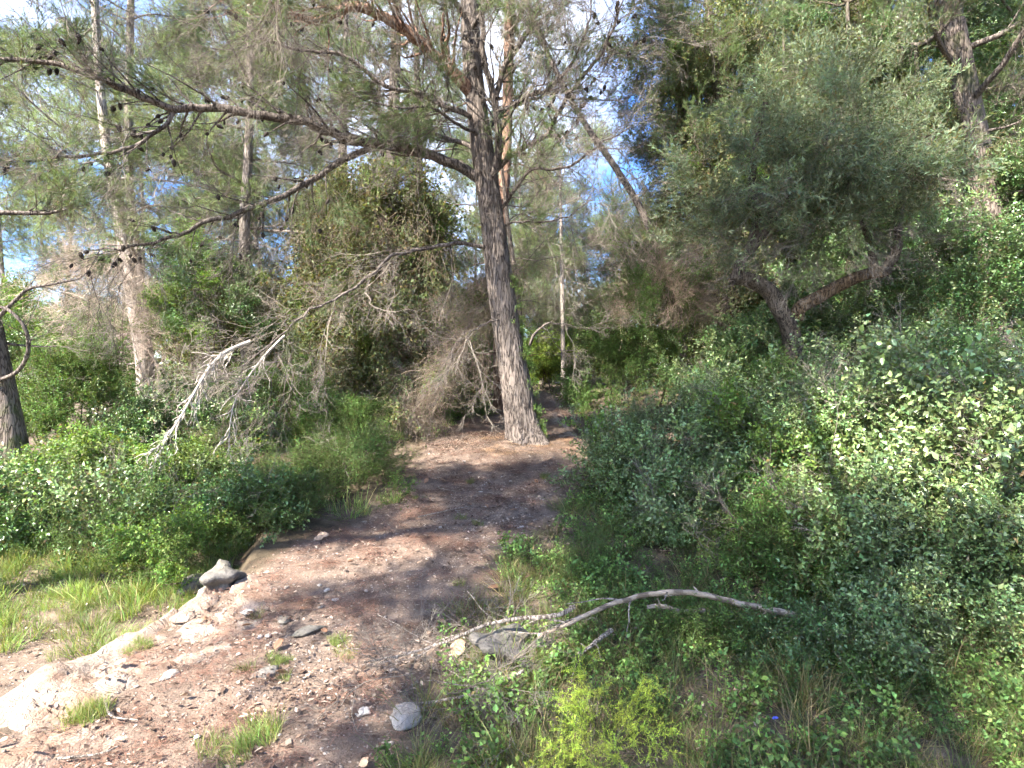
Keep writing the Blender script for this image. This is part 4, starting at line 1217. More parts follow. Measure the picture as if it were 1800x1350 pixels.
# --- evergreen broadleaf trees filling the right half
def evergreen(label, u, Y, z0, z1, rx, kind, n, size, g):
    x = (u - 900) / FPX * Y; b = np.array([x, Y, h(x, Y) - 0.1])
    rt = root('evergreen_tree', b, label, 'tree', 'evergreen trees right of the path')
    pts = np.array([b, b + [0.1, 0, (z0 - b[2]) * 0.6], [x + 0.2, Y, z0], [x + 0.1, Y, z1 * 0.9]])
    mb, P, Rr = trunk_mesh(pts, [0.12, 0.10, 0.09, 0.03], 10, 4, 0.6, 0.08, u)
    link('trunk', mb.data('trunk', M['bark_mossy']), rt)
    pos, dirs = [], []
    for k in range(14):
        j = g.integers(len(P) // 3, len(P)); az = k * 2.4; d = np.array([math.cos(az), math.sin(az), g.uniform(0.1, 0.9)])
        path = wander(P[j], d, rx * g.uniform(0.7, 1.2), 6, g, 0.15, (0, 0, 0.2))
        m2 = MB(); branch_mesh(m2, path, 0.03, 0.006, 5); link('branch', m2.data('branch', M['stem']), rt)
        m = n // 14; i = g.integers(2, 7, m)
        pos.append(path[i] + g.normal(size=(m, 3)) * [0.3, 0.3, 0.35]); dirs.append(g.normal(size=(m, 3)) * 0.6 + [0, 0, 0.3] + nrm(path[i] - path[0]) * 0.5)
    scatter('foliage', rt, kind, np.concatenate(pos), nrm(np.concatenate(dirs)), g.uniform(size[0], size[1], (n // 14) * 14), g)
    return rt
ge = np.random.default_rng(640)
evergreen('tall dark evergreen tree rising behind the middle of the olive crown', 1480, 10.5, 3.6, 9.6, 1.7, 'broad', 140, (1.0, 1.5), ge)
evergreen('tall dark evergreen tree just left of the thick mossy trunk', 1690, 10.5, 3.6, 9.6, 1.6, 'mastic', 130, (1.1, 1.6), ge)
evergreen('dark evergreen tree right of the sky gap, behind the tall thin trunk', 1245, 15, 3.5, 11.5, 1.5, 'olive', 130, (1.2, 1.9), ge)
evergreen('evergreen tree with fine leaves behind the left part of the olive crown', 1370, 14, 3.5, 11.5, 1.8, 'olive', 150, (1.2, 1.9), ge)
evergreen('leafy evergreen tree in the upper right between the slender and mossy trunks', 1600, 10, 3.2, 8.6, 1.6, 'broad', 120, (1.0, 1.5), ge)
evergreen('dark leafy evergreen tree at the upper right corner', 1800, 9, 3.2, 8.0, 1.4, 'broad', 120, (1.0, 1.5), ge)
evergreen('low evergreen tree behind the twisted olive trunk', 1450, 12, 2.6, 7.5, 1.8, 'mastic', 120, (1.2, 1.8), ge)

# --- wild olive with a twisted trunk
go_ = np.random.default_rng(404)
ob = at(1398, 640, 7.2); ob[2] = h(ob[0], ob[1]) - 0.1
ol = root('olive_tree', ob, 'wild olive with twisted split brown trunk and grey-green crown', 'olive tree')
def limb(pts, r0, r1, mat, nm='limb', sides=12):
    path = smooth_path([at(*q) for q in pts], per=6)
    mb_, P_, R_ = trunk_mesh(path, np.linspace(r0, r1, len(path)), sides, 1, 0.0, 0.18, go_.uniform(0, 9))
    link(nm, mb_.data(nm, M[mat]), ol)
    return path
limb([(1402, 800, 7.2), (1400, 700, 7.2), (1396, 620, 7.2), (1388, 575, 7.15), (1372, 545, 7.1), (1352, 512, 7.1), (1318, 492, 7.05), (1290, 488, 7.0)], 0.115, 0.085, 'bark_olive', 'trunk', 16)
limb([(1398, 560, 7.15), (1408, 540, 7.1), (1440, 522, 7.05), (1475, 502, 7.0), (1515, 484, 6.95), (1560, 476, 6.9)], 0.085, 0.06, 'wood_orange')
limb([(1296, 492, 7.0), (1302, 465, 7.0), (1320, 430, 7.0), (1330, 380, 6.95), (1322, 320, 6.9), (1330, 250, 6.8), (1345, 180, 6.7)], 0.075, 0.03, 'bark_olive')
limb([(1310, 455, 7.0), (1350, 400, 6.9), (1400, 330, 6.7), (1440, 270, 6.5), (1470, 200, 6.4)], 0.05, 0.02, 'bark_olive')
limb([(1555, 477, 6.9), (1575, 440, 6.8), (1580, 380, 6.7), (1600, 310, 6.5), (1640, 240, 6.4)], 0.065, 0.025, 'bark_olive')
limb([(1540, 480, 6.95), (1520, 400, 6.8), (1490, 330, 6.6), (1480, 250, 6.4)], 0.045, 0.02, 'bark_olive')
pos, d_ = [], []
def blob(c, r, n, g, shell=0.35):
    d = nrm(g.normal(size=(n, 3)))
    return c + d * np.asarray(r) * (g.random((n, 1)) ** shell), d
for (u, v, Y, rx, rz, n) in ((1340, 280, 6.6, 0.6, 0.7, 30), (1470, 260, 6.3, 0.7, 0.65, 36), (1580, 290, 6.2, 0.55, 0.45, 24), (1400, 380, 6.5, 0.6, 0.4, 16), (1560, 360, 6.2, 0.7, 0.35, 18),
                             (1400, 180, 6.8, 0.6, 0.45, 22), (1540, 180, 7.0, 0.8, 0.5, 30), (1260, 330, 7.4, 0.6, 0.6, 24), (1270, 430, 7.4, 0.5, 0.35, 12), (1480, 420, 7.4, 0.8, 0.25, 14)):
    p_, q_ = blob(at(u, v, Y), (rx, rx * 0.8, rz), n, go_)
    pos.append(p_); d_.append(nrm(q_ * 0.7 + go_.normal(size=(n, 3)) * 0.5 + np.array([0, 0, 0.35])))
pos = np.concatenate(pos); d_ = np.concatenate(d_)
scatter('olive_foliage', ol, 'olive', pos, d_, go_.uniform(0.7, 1.15, len(pos)), go_)
pos, q_ = blob(at(1440, 400, 6.7), (1.2, 0.6, 0.6), 150, go_)
scatter('bare_twigs', ol, 'bare', pos, nrm(q_ + go_.normal(size=(150, 3)) * 0.5 + np.array([0, 0, -0.3])), go_.uniform(0.5, 0.9, 150), go_)

# ------------------------------------------------------------------ shrubs
gsH = np.random.default_rng(77)
def shrub(label, u, v, Y, rx, rz, kind, n, size=(0.65, 1.35), ry=None, group='shrubs beside the path', second=None, cat='shrub', name='shrub', tips=6, up=0.45, stems=5, shoots=None):
    if shoots is None: shoots = 1.0 if (kind in ('broad', 'grey_leaf', 'big_leaf') and Y < 8.5 and rz > 0.3) else 0
    g = gsH
    c = at(u, v, Y); ry = ry or rx
    gz = h(c[0], c[1])
    rt = root(name, (c[0], c[1], gz), label, cat, group)
    n = n if kind in ('dead_vine', 'pale_vine', 'vine') else int(n / 8)
    d = nrm(g.normal(size=(n, 3)))
    d[:, 2] = np.where(d[:, 2] < -0.45, -d[:, 2], d[:, 2])
    s1, s2 = g.uniform(0, 50, 2)
    lump = 1 + 0.8 * fbm(d[:, 0] * 1.6 + s1 + d[:, 2], d[:, 1] * 1.6 + s2 - d[:, 2] * 0.7, 9, 3)
    rr = (0.45 + 0.55 * g.random(n) ** 0.45) * lump
    pos = c + d * np.array([rx, ry, rz]) * rr[:, None]
    dirs = nrm(d * 0.7 + np.array([0, 0, up]) + g.normal(size=(n, 3)) * 0.42)
    sz = g.uniform(size[0], size[1], n)
    pos = pos - dirs * (sz * 0.22)[:, None]
    pos[:, 2] = np.maximum(pos[:, 2], H(pos[:, 0], pos[:, 1]) + 0.02)
    k2 = None
    if second:
        k2 = g.random(n) < second[1]
        scatter('other_foliage', rt, second[0], pos[k2], dirs[k2], sz[k2], g)
        pos, dirs, sz = pos[~k2], dirs[~k2], sz[~k2]
    scatter('foliage', rt, kind, pos, dirs, sz, g)
    if shoots:
        m = int(shoots * rx * 40); ds = nrm(g.normal(size=(m, 3)) + np.array([0, -0.3, 0.6])); ds[:, 2] = np.abs(ds[:, 2])
        lm = 1 + 0.8 * fbm(ds[:, 0] * 1.6 + s1 + ds[:, 2], ds[:, 1] * 1.6 + s2 - ds[:, 2] * 0.7, 9, 3)
        ps = c + ds * np.array([rx, ry, rz]) * (lm * g.uniform(0.85, 1.05, m))[:, None]
        scatter('young_shoots', rt, 'upshoot', ps, nrm(ds * 0.5 + np.array([0, 0, 0.8]) + g.normal(size=(m, 3)) * 0.35), g.uniform(0.7, 1.3, m), g)
    if Y < 8.5 and rz > 0.3:
        m = int(14 * rx); i_ = g.integers(0, len(pos), m)
        scatter('dead_twigs', rt, 'bare', pos[i_] * [1, 1, 1] + g.normal(size=(m, 3)) * 0.05, nrm(dirs[i_] + g.normal(size=(m, 3)) * 0.6), g.uniform(0.6, 1.0, m), g)
    for k in range(stems):
        tgt = pos[g.integers(0, len(pos))]
        b = np.array([c[0] + g.normal() * rx * 0.15, c[1] + g.normal() * ry * 0.15, 0]); b[2] = h(b[0], b[1]) - 0.03
        mid = b * 0.45 + tgt * 0.55 + g.normal(size=3) * 0.06
        mb_ = MB(); mb_.tube(smooth_path([b, mid, tgt], per=5), np.linspace(0.016, 0.004, 11), 5)
        link('stem', mb_.data('stem', M['stem']), rt)
    return rt

# right of the path
shrub('dense bright green shrub bordering the far path just right of the leaning pine', 1100, 665, 9.5, 1.0, 1.15, 'mastic', 520, (0.9, 1.4))
shrub('grey-green shrub jutting into the path edge below the dense bright one', 1105, 835, 6.0, 0.55, 0.55, 'grey_leaf', 330, second=('bright', 0.25))
shrub('tall shaded shrub with one upright leafy shoot below the olive trunk', 1275, 775, 6.3, 0.7, 0.66, 'broad', 460, second=('grey_leaf', 0.35))
rt_ = shrub('shrub with a sunlit streak in the middle of the right thicket', 1390, 835, 5.0, 0.65, 0.68, 'bright', 460, second=('grey_leaf', 0.4))
shrub('leafy shrub with pale shoots above the right thicket', 1545, 790, 5.0, 0.75, 0.6, 'grey_leaf', 420, second=('big_leaf', 0.35))
shrub('large-leaved glossy sunlit shrub at the right picture edge', 1730, 800, 4.2, 0.72, 0.66, 'big_leaf', 420, second=('grey_leaf', 0.3))
shrub('low dark shrub at the foot of the right thicket next to the grass', 1200, 920, 4.9, 0.5, 0.36, 'grey_leaf', 260, second=('fine', 0.35))
shrub('low shrub of small leaves above the fallen branch', 1370, 975, 4.2, 0.5, 0.36, 'mastic', 300, second=('fine', 0.4))
shrub('sunlit low shrub between the fallen branch and the glossy shrub', 1560, 960, 3.9, 0.55, 0.42, 'grey_leaf', 360, second=('big_leaf', 0.3))
shrub('broad low shrub filling the right edge below the glossy shrub', 1750, 985, 3.6, 0.5, 0.42, 'grey_leaf', 320, second=('fine', 0.3))
shrub('dark shrub in deep shade under the bare brown limb', 1500, 620, 8.2, 1.2, 1.0, 'broad', 460, (0.9, 1.4))
shrub('dark thicket around the foot of the thick mossy trunk', 1730, 540, 6.8, 1.2, 1.0, 'broad', 460, (0.9, 1.4))
shrub('shaded shrub at the foot of the olive trunk', 1310, 660, 8.2, 0.9, 0.7, 'broad', 380, (0.9, 1.4))
shrub('dark green shrub behind the glossy shrub at right', 1670, 680, 5.8, 0.75, 0.6, 'broad', 380)
shrub('dark leafy bush hiding the lower olive trunk', 1400, 715, 6.7, 0.6, 0.55, 'broad', 300, second=('mastic', 0.4))
shrub('twiggy brown thicket beneath the slanting trunk', 1170, 520, 9.5, 0.9, 0.9, 'dead_vine', 120, (0.8, 1.3), second=('mastic', 0.4))
shrub('ivy-green mass hanging right of the thick mossy trunk', 1860, 380, 7.5, 0.6, 1.2, 'broad', 380, (0.9, 1.4))
shrub('bramble of leaves in the lower right behind the grass', 1640, 1090, 3.2, 0.5, 0.22, 'grey_leaf', 200, (0.6, 0.9), stems=3)
shrub('low leafy clump right under the arching fallen branch', 1250, 1130, 3.35, 0.32, 0.14, 'mastic', 130, (0.5, 0.8), stems=3)
shrub('low leafy clump below the thick end of the fallen branch', 1400, 1140, 3.2, 0.34, 0.14, 'broad', 130, (0.5, 0.8), stems=3)
shrub('small clump of round pale leaves left of the arching branch', 1060, 1010, 4.2, 0.35, 0.16, 'fine', 110, (0.6, 0.9), stems=3)
# left of the path
LG = 'shrubs left of the path'
shrub('dark green shrub behind the left-edge pine foot', 120, 715, 7.6, 1.0, 0.9, 'mastic', 480, (0.9, 1.4), group=LG)
shrub('shaded shrub behind the bleached bough', 340, 760, 7.8, 0.95, 0.65, 'broad', 420, (0.9, 1.4), group=LG, second=('fine', 0.3))
shrub('yellow-green sunlit bramble left of the bleached bough tip', 160, 835, 6.2, 0.75, 0.42, 'bright', 380, group=LG, second=('broad', 0.3))
shrub('sunlit bramble under the bleached bough', 350, 850, 6.2, 0.7, 0.38, 'bright', 300, group=LG, second=('fine', 0.5))
shrub('dark feathery mound beside the path left of the leaning pine', 590, 850, 6.3, 0.75, 0.5, 'fine', 430, (0.8, 1.2), group=LG, second=('mastic', 0.3))
shrub('dark feathery mound trailing onto the path above the boulder', 470, 905, 5.3, 0.55, 0.42, 'fine', 380, (0.8, 1.2), group=LG, second=('broad', 0.25))
shrub('low dark bramble behind the sunny grass', 250, 905, 5.4, 0.6, 0.32, 'broad', 320, group=LG, second=('fine', 0.3))
shrub('low dark bramble at the left edge behind the sunny grass', 50, 905, 5.4, 0.65, 0.32, 'broad', 320, group=LG, second=('mastic', 0.3))
shrub('light green leafy clump between the sunny grass and the boulder', 320, 965, 4.6, 0.38, 0.24, 'bright', 170, (0.6, 1.0), group=LG, second=('fine', 0.4))
shrub('green shrub at the foot of the swathed trunk', 630, 765, 8.6, 0.75, 0.6, 'mastic', 380, group=LG)
shrub('dull green shrub behind the feathery mounds', 490, 735, 9.0, 0.85, 0.65, 'mastic', 380, (0.9, 1.4), group=LG, second=('dead_vine', 0.15))
shrub('green climber-covered mass between the pale trunk and the straight grey pine', 360, 545, 10.6, 1.2, 1.1, 'bright', 420, (1.0, 1.6), group=LG, second=('broad', 0.5))
shrub('pale brown tangle of dead climbers at the foot of the pale trunk', 195, 570, 9.8, 0.75, 1.2, 'tan_twigs', 640, (0.7, 1.2), group=LG, second=('pale_vine', 0.4), up=-0.5, cat='dead tangle', name='dead_tangle')
shrub('tall climber-hung shrub behind the dead bough', 560, 640, 11.5, 1.0, 1.3, 'vine', 160, (0.9, 1.4), group=LG, second=('mastic', 0.3), up=-0.6)
shrub('leafy shrub left of the brown tangle', 60, 640, 10.5, 1.0, 0.8, 'bright', 300, (1.0, 1.6), group=LG, second=('broad', 0.5))
# leaning dead stem hung with brown vines
gl = np.random.default_rng(66)
lp = smooth_path([at(*q) for q in [(705, 790, 9.0), (720, 740, 9.0), (755, 680, 9.1), (800, 610, 9.2), (850, 530, 9.3), (870, 480, 9.3)]], per=5)
lp[0, 2] = h(lp[0, 0], lp[0, 1]) - 0.05
ls = root('leaning_dead_stem', lp[0], 'leaning dead stem hung with a brown curtain of dried vines left of the leaning pine', 'dead tangle')
mb_ = MB(); mb_.tube(lp, np.linspace(0.05, 0.02, len(lp)), 8); link('stem', mb_.data('stem', M['twig']), ls)
n = 190; j = gl.integers(0, len(lp), n)
pos = lp[j] + gl.normal(size=(n, 3)) * [0.26, 0.3, 0.2]
scatter('green_vines', ls, 'vine', pos[:40], nrm(np.array([[-0.3, 0, -1.0]]) + gl.normal(size=(40, 3)) * 0.4), gl.uniform(0.6, 1.1, 40), gl)
scatter('dry_twigs', ls, 'bare', pos[100:], nrm(np.array([[-0.5, -0.1, -0.8]]) + gl.normal(size=(90, 3)) * 0.5), gl.uniform(0.5, 0.9, 90), gl)
n = 100; pos = pos[:n]
scatter('dried_vines', ls, 'dead_vine', pos, nrm(np.array([[-0.35, 0, -1.0]]) + gl.normal(size=(n, 3)) * 0.55), gl.uniform(0.7, 1.25, n), gl)
# far shrubs
FG = 'shrubs in the depth of the wood'
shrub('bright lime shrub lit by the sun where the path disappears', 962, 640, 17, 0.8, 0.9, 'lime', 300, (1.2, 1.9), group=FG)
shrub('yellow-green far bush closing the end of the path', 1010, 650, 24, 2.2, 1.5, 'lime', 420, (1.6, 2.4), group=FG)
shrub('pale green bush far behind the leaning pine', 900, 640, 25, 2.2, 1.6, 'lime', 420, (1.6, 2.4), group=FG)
shrub('green shrub seen left of the trunk behind the leaning pine', 845, 660, 14.5, 0.7, 1.0, 'bright', 260, (1.1, 1.7), group=FG, second=('mastic', 0.5))
shrub('low green plants along the left edge of the far path', 800, 735, 11.5, 0.8, 0.28, 'mastic', 160, (0.8, 1.2), group=FG)
for k, (u, Y, lab) in enumerate(((40, 15, 'sunlit far shrub at the left edge behind the curling limb'), (200, 15, 'far shrub showing through the pale brown tangle'), (400, 15, 'far shrub behind the straight grey pine foot'),
                                 (520, 16, 'far shrub right of the straight grey pine foot'), (640, 15, 'far shrub behind the swathed trunk'), (740, 17, 'far shrub left of the bend of the path'),
                                 (1040, 18, 'far shrub on the right of the vanishing path'), (1160, 16, 'far shrub behind the twiggy thicket'), (1290, 14, 'far shrub behind the olive trunk'),
                                 (1440, 13, 'far shrub under the olive limb'), (1590, 12, 'far shrub left of the thick mossy trunk foot'), (1740, 12, 'far shrub behind the thick mossy trunk foot'))):
    rz = 2.5 if u < 1000 else 3.0
    if u in (740, 1040): rz = 1.4
    x = (u - 900) / FPX * Y; v = 675 - (h(x, Y) + rz * 0.55 - CAMZ) * FPX / Y
    shrub(lab, u, v, Y, 1.7, rz, ('bright', 'mastic', 'vine')[k % 3] if u < 1000 else ('broad', 'mastic', 'vine')[k % 3], 420 if k % 3 < 2 else 240, (1.4, 2.2), group=FG, second=('dead_vine', 0.12), stems=4)
# distant tree line
gf = np.random.default_rng(88)
for k in range(15):
    u = -200 + k * 155 + gf.uniform(-40, 40); Y = gf.uniform(30, 46); rz = gf.uniform(3.0, 5.0)
    x = (u - 900) / FPX * Y
    z = h(x, Y) + rz * 0.6; v = 675 - (z - CAMZ) * FPX / Y
    c = at(u, v, Y)
    rt = root('distant_tree', (c[0], Y, h(x, Y)), 'hazy sunlit tree in the distant line beyond the wood', 'tree', 'distant trees beyond the wood')
    d = nrm(gf.normal(size=(45, 3))); rr = (0.4 + 0.6 * gf.random(45) ** 0.5) * (1 + 0.5 * fbm(d[:, 0] * 1.5 + k * 7, d[:, 1] * 1.5 + d[:, 2], 9, 3))
    pos = c + d * np.array([3.6, 2.5, rz]) * rr[:, None]
    scatter('crown', rt, 'bright' if k % 2 else 'pine_pale_big', pos, nrm(d + np.array([0, 0, 0.4])), gf.uniform(3.0, 4.6, 45), gf)
    mb_ = MB(); mb_.tube(np.array([[c[0], Y, h(x, Y) - 0.2], [c[0] + 0.2, Y, c[2]]]), [0.25, 0.1], 7)
    link('trunk', mb_.data('trunk', M['bark']), rt)

# ------------------------------------------------------------------ grass and low plants (nobody could count them)
def off_path(x, y): return 1 - path_mask(x, y)
gg = np.random.default_rng(909)
ground_scatter('sunny_grass', 'grass', 1300, lambda x, y: (x < ledge_x(y) - 0.12) * sstep(3.5, 4.3, y + 0.8 * vnoise(x * 2, y * 2, 19)) * (0.7 + 0.8 * vnoise(x * 1.5, y * 1.5, 5)), (-6.5, -1.9, 3.0, 6.2), (0.4, 1.05), 0.25, gg, 'pale green tall grass below the rock ledge at left')
rightm = lambda x, y: off_path(x, y) * (x > np.interp(y, PY, PR) - 0.25) * sstep(-0.15, 0.6, x - np.interp(y, PY, PR))
ground_scatter('foreground_grass', 'grass_long', 2100, lambda x, y: rightm(x, y) * (0.5 + 0.9 * vnoise(x * 1.4, y * 1.4, 6)), (-0.9, 4.2, 1.7, 6.2), (0.55, 1.05), 0.3, gg, 'long thin grass carpeting the lower right beside the path')
ground_scatter('dry_grass', 'grass_dry', 150, lambda x, y: rightm(x, y) * (0.45 + 0.9 * vnoise(x * 2, y * 2, 7)), (-0.9, 4.2, 1.7, 5.5), (0.5, 1.0), 0.35, gg, 'straw-coloured dead grass mixed into the lower right')
ground_scatter('low_plants', 'seedling', 2500, lambda x, y: np.clip(rightm(x, y) * (0.5 + 0.8 * vnoise(x * 1.8, y * 1.8, 8)), 0, 1) * (((x - 0.37) ** 2 + (y - 2.3) ** 2) > 0.16), (-0.9, 4.2, 1.9, 6.5), (0.5, 1.25), 0.35, gg, 'small round-leaved plants between the grass at lower right')
ground_scatter('path_edge_grass', 'grass', 300, lambda x, y: path_mask(x, y) * (vnoise(x * 2.5, y * 2.5, 15) > 0.24) * sstep(-1.7, -0.6, x), (-2.2, 1.0, 2.0, 7), (0.25, 0.5), 0.2, gg, 'short sparse grass sprouting on the edge of the path')
ground_scatter('woodland_grass', 'grass', 260, lambda x, y: off_path(x, y) * 0.7, (-7, 6, 5.5, 16), (0.7, 1.3), 0.25, gg, 'scattered grass under the shrubs further back')
for u, v, s, lab in ((155, 1262, 0.8, 'bright grass tuft on the sunlit ledge near the twig'), (435, 1308, 1.0, 'grass tuft on the path near the bottom edge'), (488, 1165, 0.45, 'tiny grass tuft on the shaded path'),
                     (250, 1140, 0.5, 'thin grass tuft on the sunlit ledge'), (590, 1130, 0.5, 'small grass tuft at the right side of the path')):
    p = on_ground(u, v); k = 7
    pp = p + np.stack([gg.normal(size=k) * 0.05 * s, gg.normal(size=k) * 0.05 * s, np.zeros(k)], -1); pp[:, 2] = surf(pp[:, 0], pp[:, 1]) + 0.005
    rt = root('grass_tuft', p, lab, 'grass tuft', 'grass tufts on the path')
    scatter('blades', rt, 'grass', pp, np.stack([gg.normal(size=k) * .2, gg.normal(size=k) * .2, np.ones(k)], -1), gg.uniform(0.35, 0.6, k) * s, gg)

# feathery yellow-green plant
ga = np.random.default_rng(414)
ab = on_ground(1060, 1400); ab = np.array([0.37, 2.35, h(0.37, 2.35)])
asp = root('feathery_plant', ab, 'yellow-green feathery plant with arching sprays at the bottom edge', 'plant')
TIPS = [(955, 1340, 2.15), (1010, 1240, 2.4), (1045, 1215, 2.45), (1130, 1225, 2.4), (1165, 1300, 2.25), (1090, 1330, 2.15), (1030, 1345, 2.1), (1000, 1290, 2.25), (1120, 1270, 2.3), (1020, 1165, 2.6)]
for t_ in TIPS:
    tip = at(*t_); mid = ab * 0.4 + tip * 0.6 + np.array([0, 0, 0.07])
    st = smooth_path([ab + ga.normal(size=3) * [0.03, 0.03, 0], mid, tip], per=6)
    mb_ = MB(); mb_.tube(st, np.linspace(0.0022, 0.001, len(st)), 4)
    so = link('stem', mb_.data('stem', M['stem']), asp)
    k = 10; j = ga.integers(4, len(st) - 1, k)
    dd = nrm(nrm(st[j + 1] - st[j]) + nrm(ga.normal(size=(k, 3))) * 0.8)
    scatter('feathery_leaves', so, 'lime_fine', st[j], dd, ga.uniform(0.28, 0.45, k), ga)

# ------------------------------------------------------------------ fallen wood, leaves, flower
gw = np.random.default_rng(515)
def fallen(name, label, cat, pts, r0, r1, mat, shoots=0, sl=0.2, group=None):
    path = smooth_path([at(*q) for q in pts], per=7); path += gw.normal(size=path.shape) * 0.0018
    mb_, P_, R_ = trunk_mesh(path, np.linspace(r0, r1, len(path)), 10, 1, 0.0, 0.22, gw.uniform(0, 9))
    rt = root(name, path[0], label, cat, group)
    link('stem', mb_.data('stem', M[mat]), rt)
    for k in range(max(2, shoots // 2)):
        a = int(gw.integers(2, len(path) - 3)); td = nrm(path[a + 1] - path[a]); q = rand_perp(td, gw); rr_ = R_[a]
        st = np.stack([path[a] + q * rr_ * 0.5, path[a] + q * (rr_ + 0.012) + td * 0.006, path[a] + q * (rr_ + gw.uniform(0.02, 0.05)) + td * 0.015])
        m3 = MB(); m3.tube(st, [rr_ * 0.5, rr_ * 0.38, rr_ * 0.22], 6); link('broken_stub', m3.data('broken_stub', M[mat]), rt)
    for k in range(shoots):
        t = gw.uniform(0.35, 1.0) * (len(path) - 1); a = min(int(t), len(path) - 2); td = nrm(path[a + 1] - path[a])
        d = nrm(td + rand_perp(td, gw) * 0.7); sp = wander(path[a], d, sl * gw.uniform(0.5, 1.3), 6, gw, 0.2, (0, 0, -0.2))
        m3 = MB(); m3.tube(sp, np.linspace(r1 * 0.6, 0.0015, len(sp)), 5); link('side_twig', m3.data('side_twig', M['twig']), rt)
    return rt
fallen('fallen_branch', 'pale barkless fallen branch arching over the grass in the foreground', 'branch',
       [(1400, 1080, 3.3), (1310, 1062, 3.3), (1245, 1047, 3.3), (1185, 1040, 3.28), (1110, 1050, 3.25), (1050, 1072, 3.2), (1000, 1095, 3.15), (945, 1118, 3.1)], 0.019, 0.010, 'wood_tan', 9, 0.28)
fallen('fallen_branch', 'thin dark twig-ended branch lying across the grey stone block', 'branch',
       [(1010, 1066, 3.2), (975, 1082, 3.15), (900, 1088, 3.1), (850, 1100, 3.05), (790, 1125, 3.0), (730, 1145, 2.95), (640, 1165, 2.95)], 0.014, 0.004, 'twig', 10, 0.35)
fallen('fallen_branch', 'short curved bare stick beneath the arching branch', 'branch', [(1238, 1072, 3.45), (1200, 1076, 3.4), (1165, 1066, 3.4), (1138, 1066, 3.4)], 0.015, 0.012, 'wood_tan')
fallen('fallen_branch', 'bleached log end lying in the grass right of the arching branch', 'branch', [(1445, 1098, 3.3), (1490, 1118, 3.25), (1560, 1135, 3.2), (1640, 1142, 3.15)], 0.026, 0.016, 'wood_tan', 2)
fallen('fallen_branch', 'broken dark stick sloping down left of the low leafy clump', 'branch', [(1075, 1108, 3.2), (1045, 1130, 3.1), (1010, 1155, 3.0)], 0.014, 0.008, 'twig', 2)
fallen('fallen_branch', 'thin stick lying in front of the stone block', 'branch', [(920, 1180, 2.85), (870, 1205, 2.8), (810, 1225, 2.75), (720, 1240, 2.75)], 0.010, 0.006, 'twig', 8, 0.3)
def lying(u0, v0, u1, v1, r, lab, bend=0.03):
    a, b = on_ground(u0, v0), on_ground(u1, v1); m = (a + b) / 2 + gw.normal(size=3) * bend; 
    for q in (a, b, m): q[2] = h(q[0], q[1]) + r + 0.025
    path = smooth_path([a, m, b], per=6)
    mb_ = MB(); mb_.tube(path, np.linspace(r, r * 0.5, len(path)), 6)
    rt = root('twig', a, lab, 'twig', 'twigs lying on the path'); link('stem', mb_.data('stem', M['twig']), rt)
lying(185, 1243, 243, 1278, 0.006, 'curved dark twig on the sunlit ledge beside the bright grass tuft', 0.05)
lying(100, 1349, 210, 1325, 0.006, 'straight dark twig near the bottom left edge')
lying(735, 915, 835, 893, 0.007, 'thin dark twig lying across the path below the leaning pine')
lying(770, 860, 800, 868, 0.006, 'short twig at the left side of the path below the leaning pine')
pile = np.array([on_ground(gw.uniform(690, 960), gw.uniform(1130, 1270)) + [0, 0, 0.06] for _ in range(46)])
tp_ = root('twig_pile', pile[0], 'heap of thin grey dead twigs in front of the stone block', 'twig pile')
scatter('twigs', tp_, 'bare', pile, nrm(gw.normal(size=(46, 3)) * [1, 1, 0.18] + [0.1, 0, 0.1]), gw.uniform(0.4, 0.8, 46), gw)
def leaf_mesh(g):
    nu, nv = 7, 5; mb_ = MB(); V = []
    for i in range(nu):
        t = i / (nu - 1); w = 0.5 * math.sin(math.pi * min(1, t * 0.95 + 0.03)) ** 0.7
        for j in range(nv):
            s = (j / (nv - 1) - 0.5) * 2
            V.append([s * w * 0.7 * (1 + 0.15 * math.sin(i * 2.3)), t - 0.5, 0.16 * s * s * w + 0.10 * math.sin(t * 4 + 1) + g.normal() * 0.015])
    f = [[i * nv + j, i * nv + j + 1, (i + 1) * nv + j + 1, (i + 1) * nv + j] for i in range(nu - 1) for j in range(nv - 1)]
    mb_.add(np.array(V), None, f)
    return mb_.v[0], f
M['dry_leaf'] = plain('dry_leaf_brown', (0.22, 0.12, 0.07), 0.7)
M['dry_leaf_pale'] = plain('dry_leaf_tan', (0.36, 0.25, 0.17), 0.7)
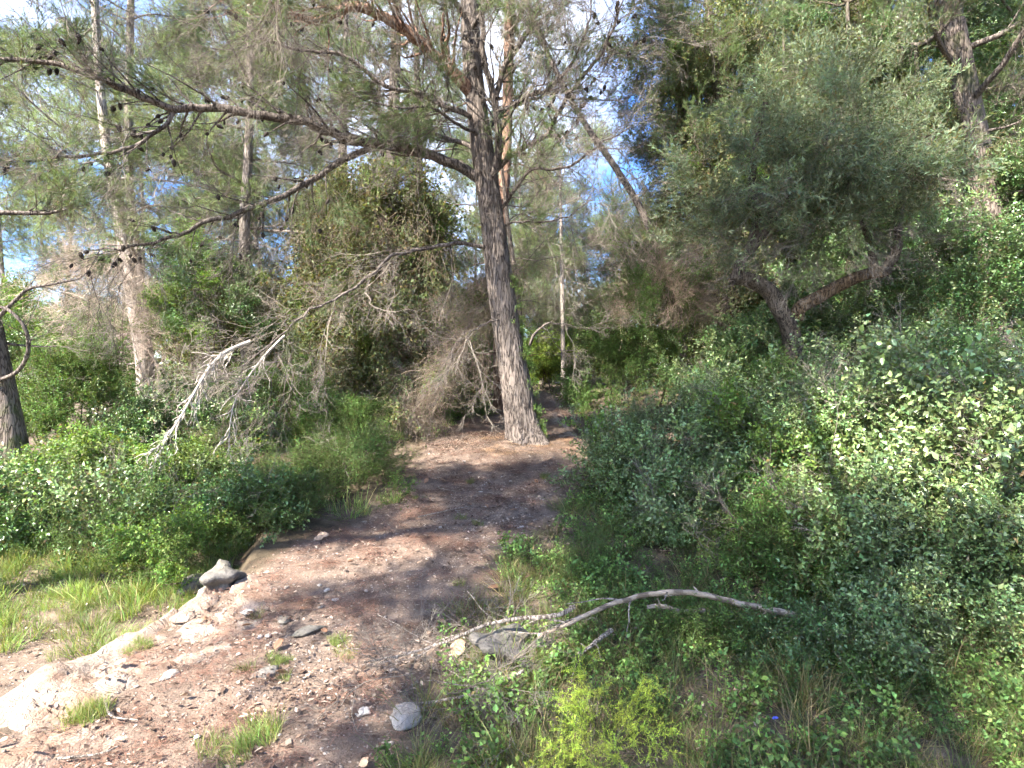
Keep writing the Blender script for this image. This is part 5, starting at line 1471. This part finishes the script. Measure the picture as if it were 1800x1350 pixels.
def dry_leaf(u, v, s, mat, lab, group=None):
    V, f = leaf_mesh(gw)
    o = link('dry_leaf', mesh_data('dry_leaf', V, [f], M[mat])); p = on_ground(u, v)
    o.location = Vector(p) + Vector((0, 0, 0.03)); o.scale = (s, s, s); o.rotation_euler = (gw.normal() * 0.35, gw.normal() * 0.35, gw.uniform(0, 6))
    md = o.modifiers.new('thickness', 'SOLIDIFY'); md.thickness = 0.015
    tag(o, lab, 'leaf', group)
dry_leaf(870, 1040, 0.11, 'dry_leaf', 'large curled dark brown leaf in the grass at the path edge')
dry_leaf(930, 953, 0.10, 'dry_leaf_pale', 'tan dead leaf in the grass right of the path')
dry_leaf(565, 950, 0.12, 'dry_leaf_pale', 'pale dead leaf at the left border of the path under the feathery mound')
dry_leaf(770, 1105, 0.10, 'dry_leaf', 'brown dead leaf left of the grey stone block')
dry_leaf(805, 1150, 0.12, 'dry_leaf_pale', 'broad tan dead leaf beside the heap of twigs')
dry_leaf(1330, 1245, 0.10, 'dry_leaf_pale', 'tan dead leaf in the grass near the blue flower')
k = 0
while k < 60:
    y = gs.uniform(2.3, 7); x = gs.uniform(-2.2, 2.2)
    q = at(900, 675, y); u = 900 + x / y * FPX; v = 675 + (CAMZ - h(x, y)) / y * FPX
    dry_leaf(u, v, gs.uniform(0.035, 0.07), ('dry_leaf', 'dry_leaf_pale')[k % 2], 'small brown dead leaf lying on the woodland floor', 'small dead leaves on the ground'); k += 1
# blue flower
fp = on_ground(1362, 1262, 0.14); fp[2] = h(fp[0], fp[1])
fl = root('blue_flower', fp, 'single small blue flower in the grass at lower right', 'flower')
mb_ = MB(); mb_.tube(fp + np.array([[0, 0, 0], [0.005, 0, 0.07], [0, 0, 0.14]]), [0.0014, 0.0012, 0.001], 4); link('stem', mb_.data('stem', M['stem']), fl)
for k in range(5):
    a = k * 1.2566; c = np.array([math.cos(a), -0.5 * math.sin(a), 0.8 * math.sin(a)]); s = np.array([-c[2], 0.1, c[0]])
    b = fp + np.array([0, -0.002, 0.142])
    mb_ = MB(); mb_.add(np.stack([b, b + c * 0.008 - s * 0.006, b + c * 0.015, b + c * 0.008 + s * 0.006]), None, [[0, 1, 2, 3]]); link('petal', mb_.data('petal', M['petal'], False), fl)
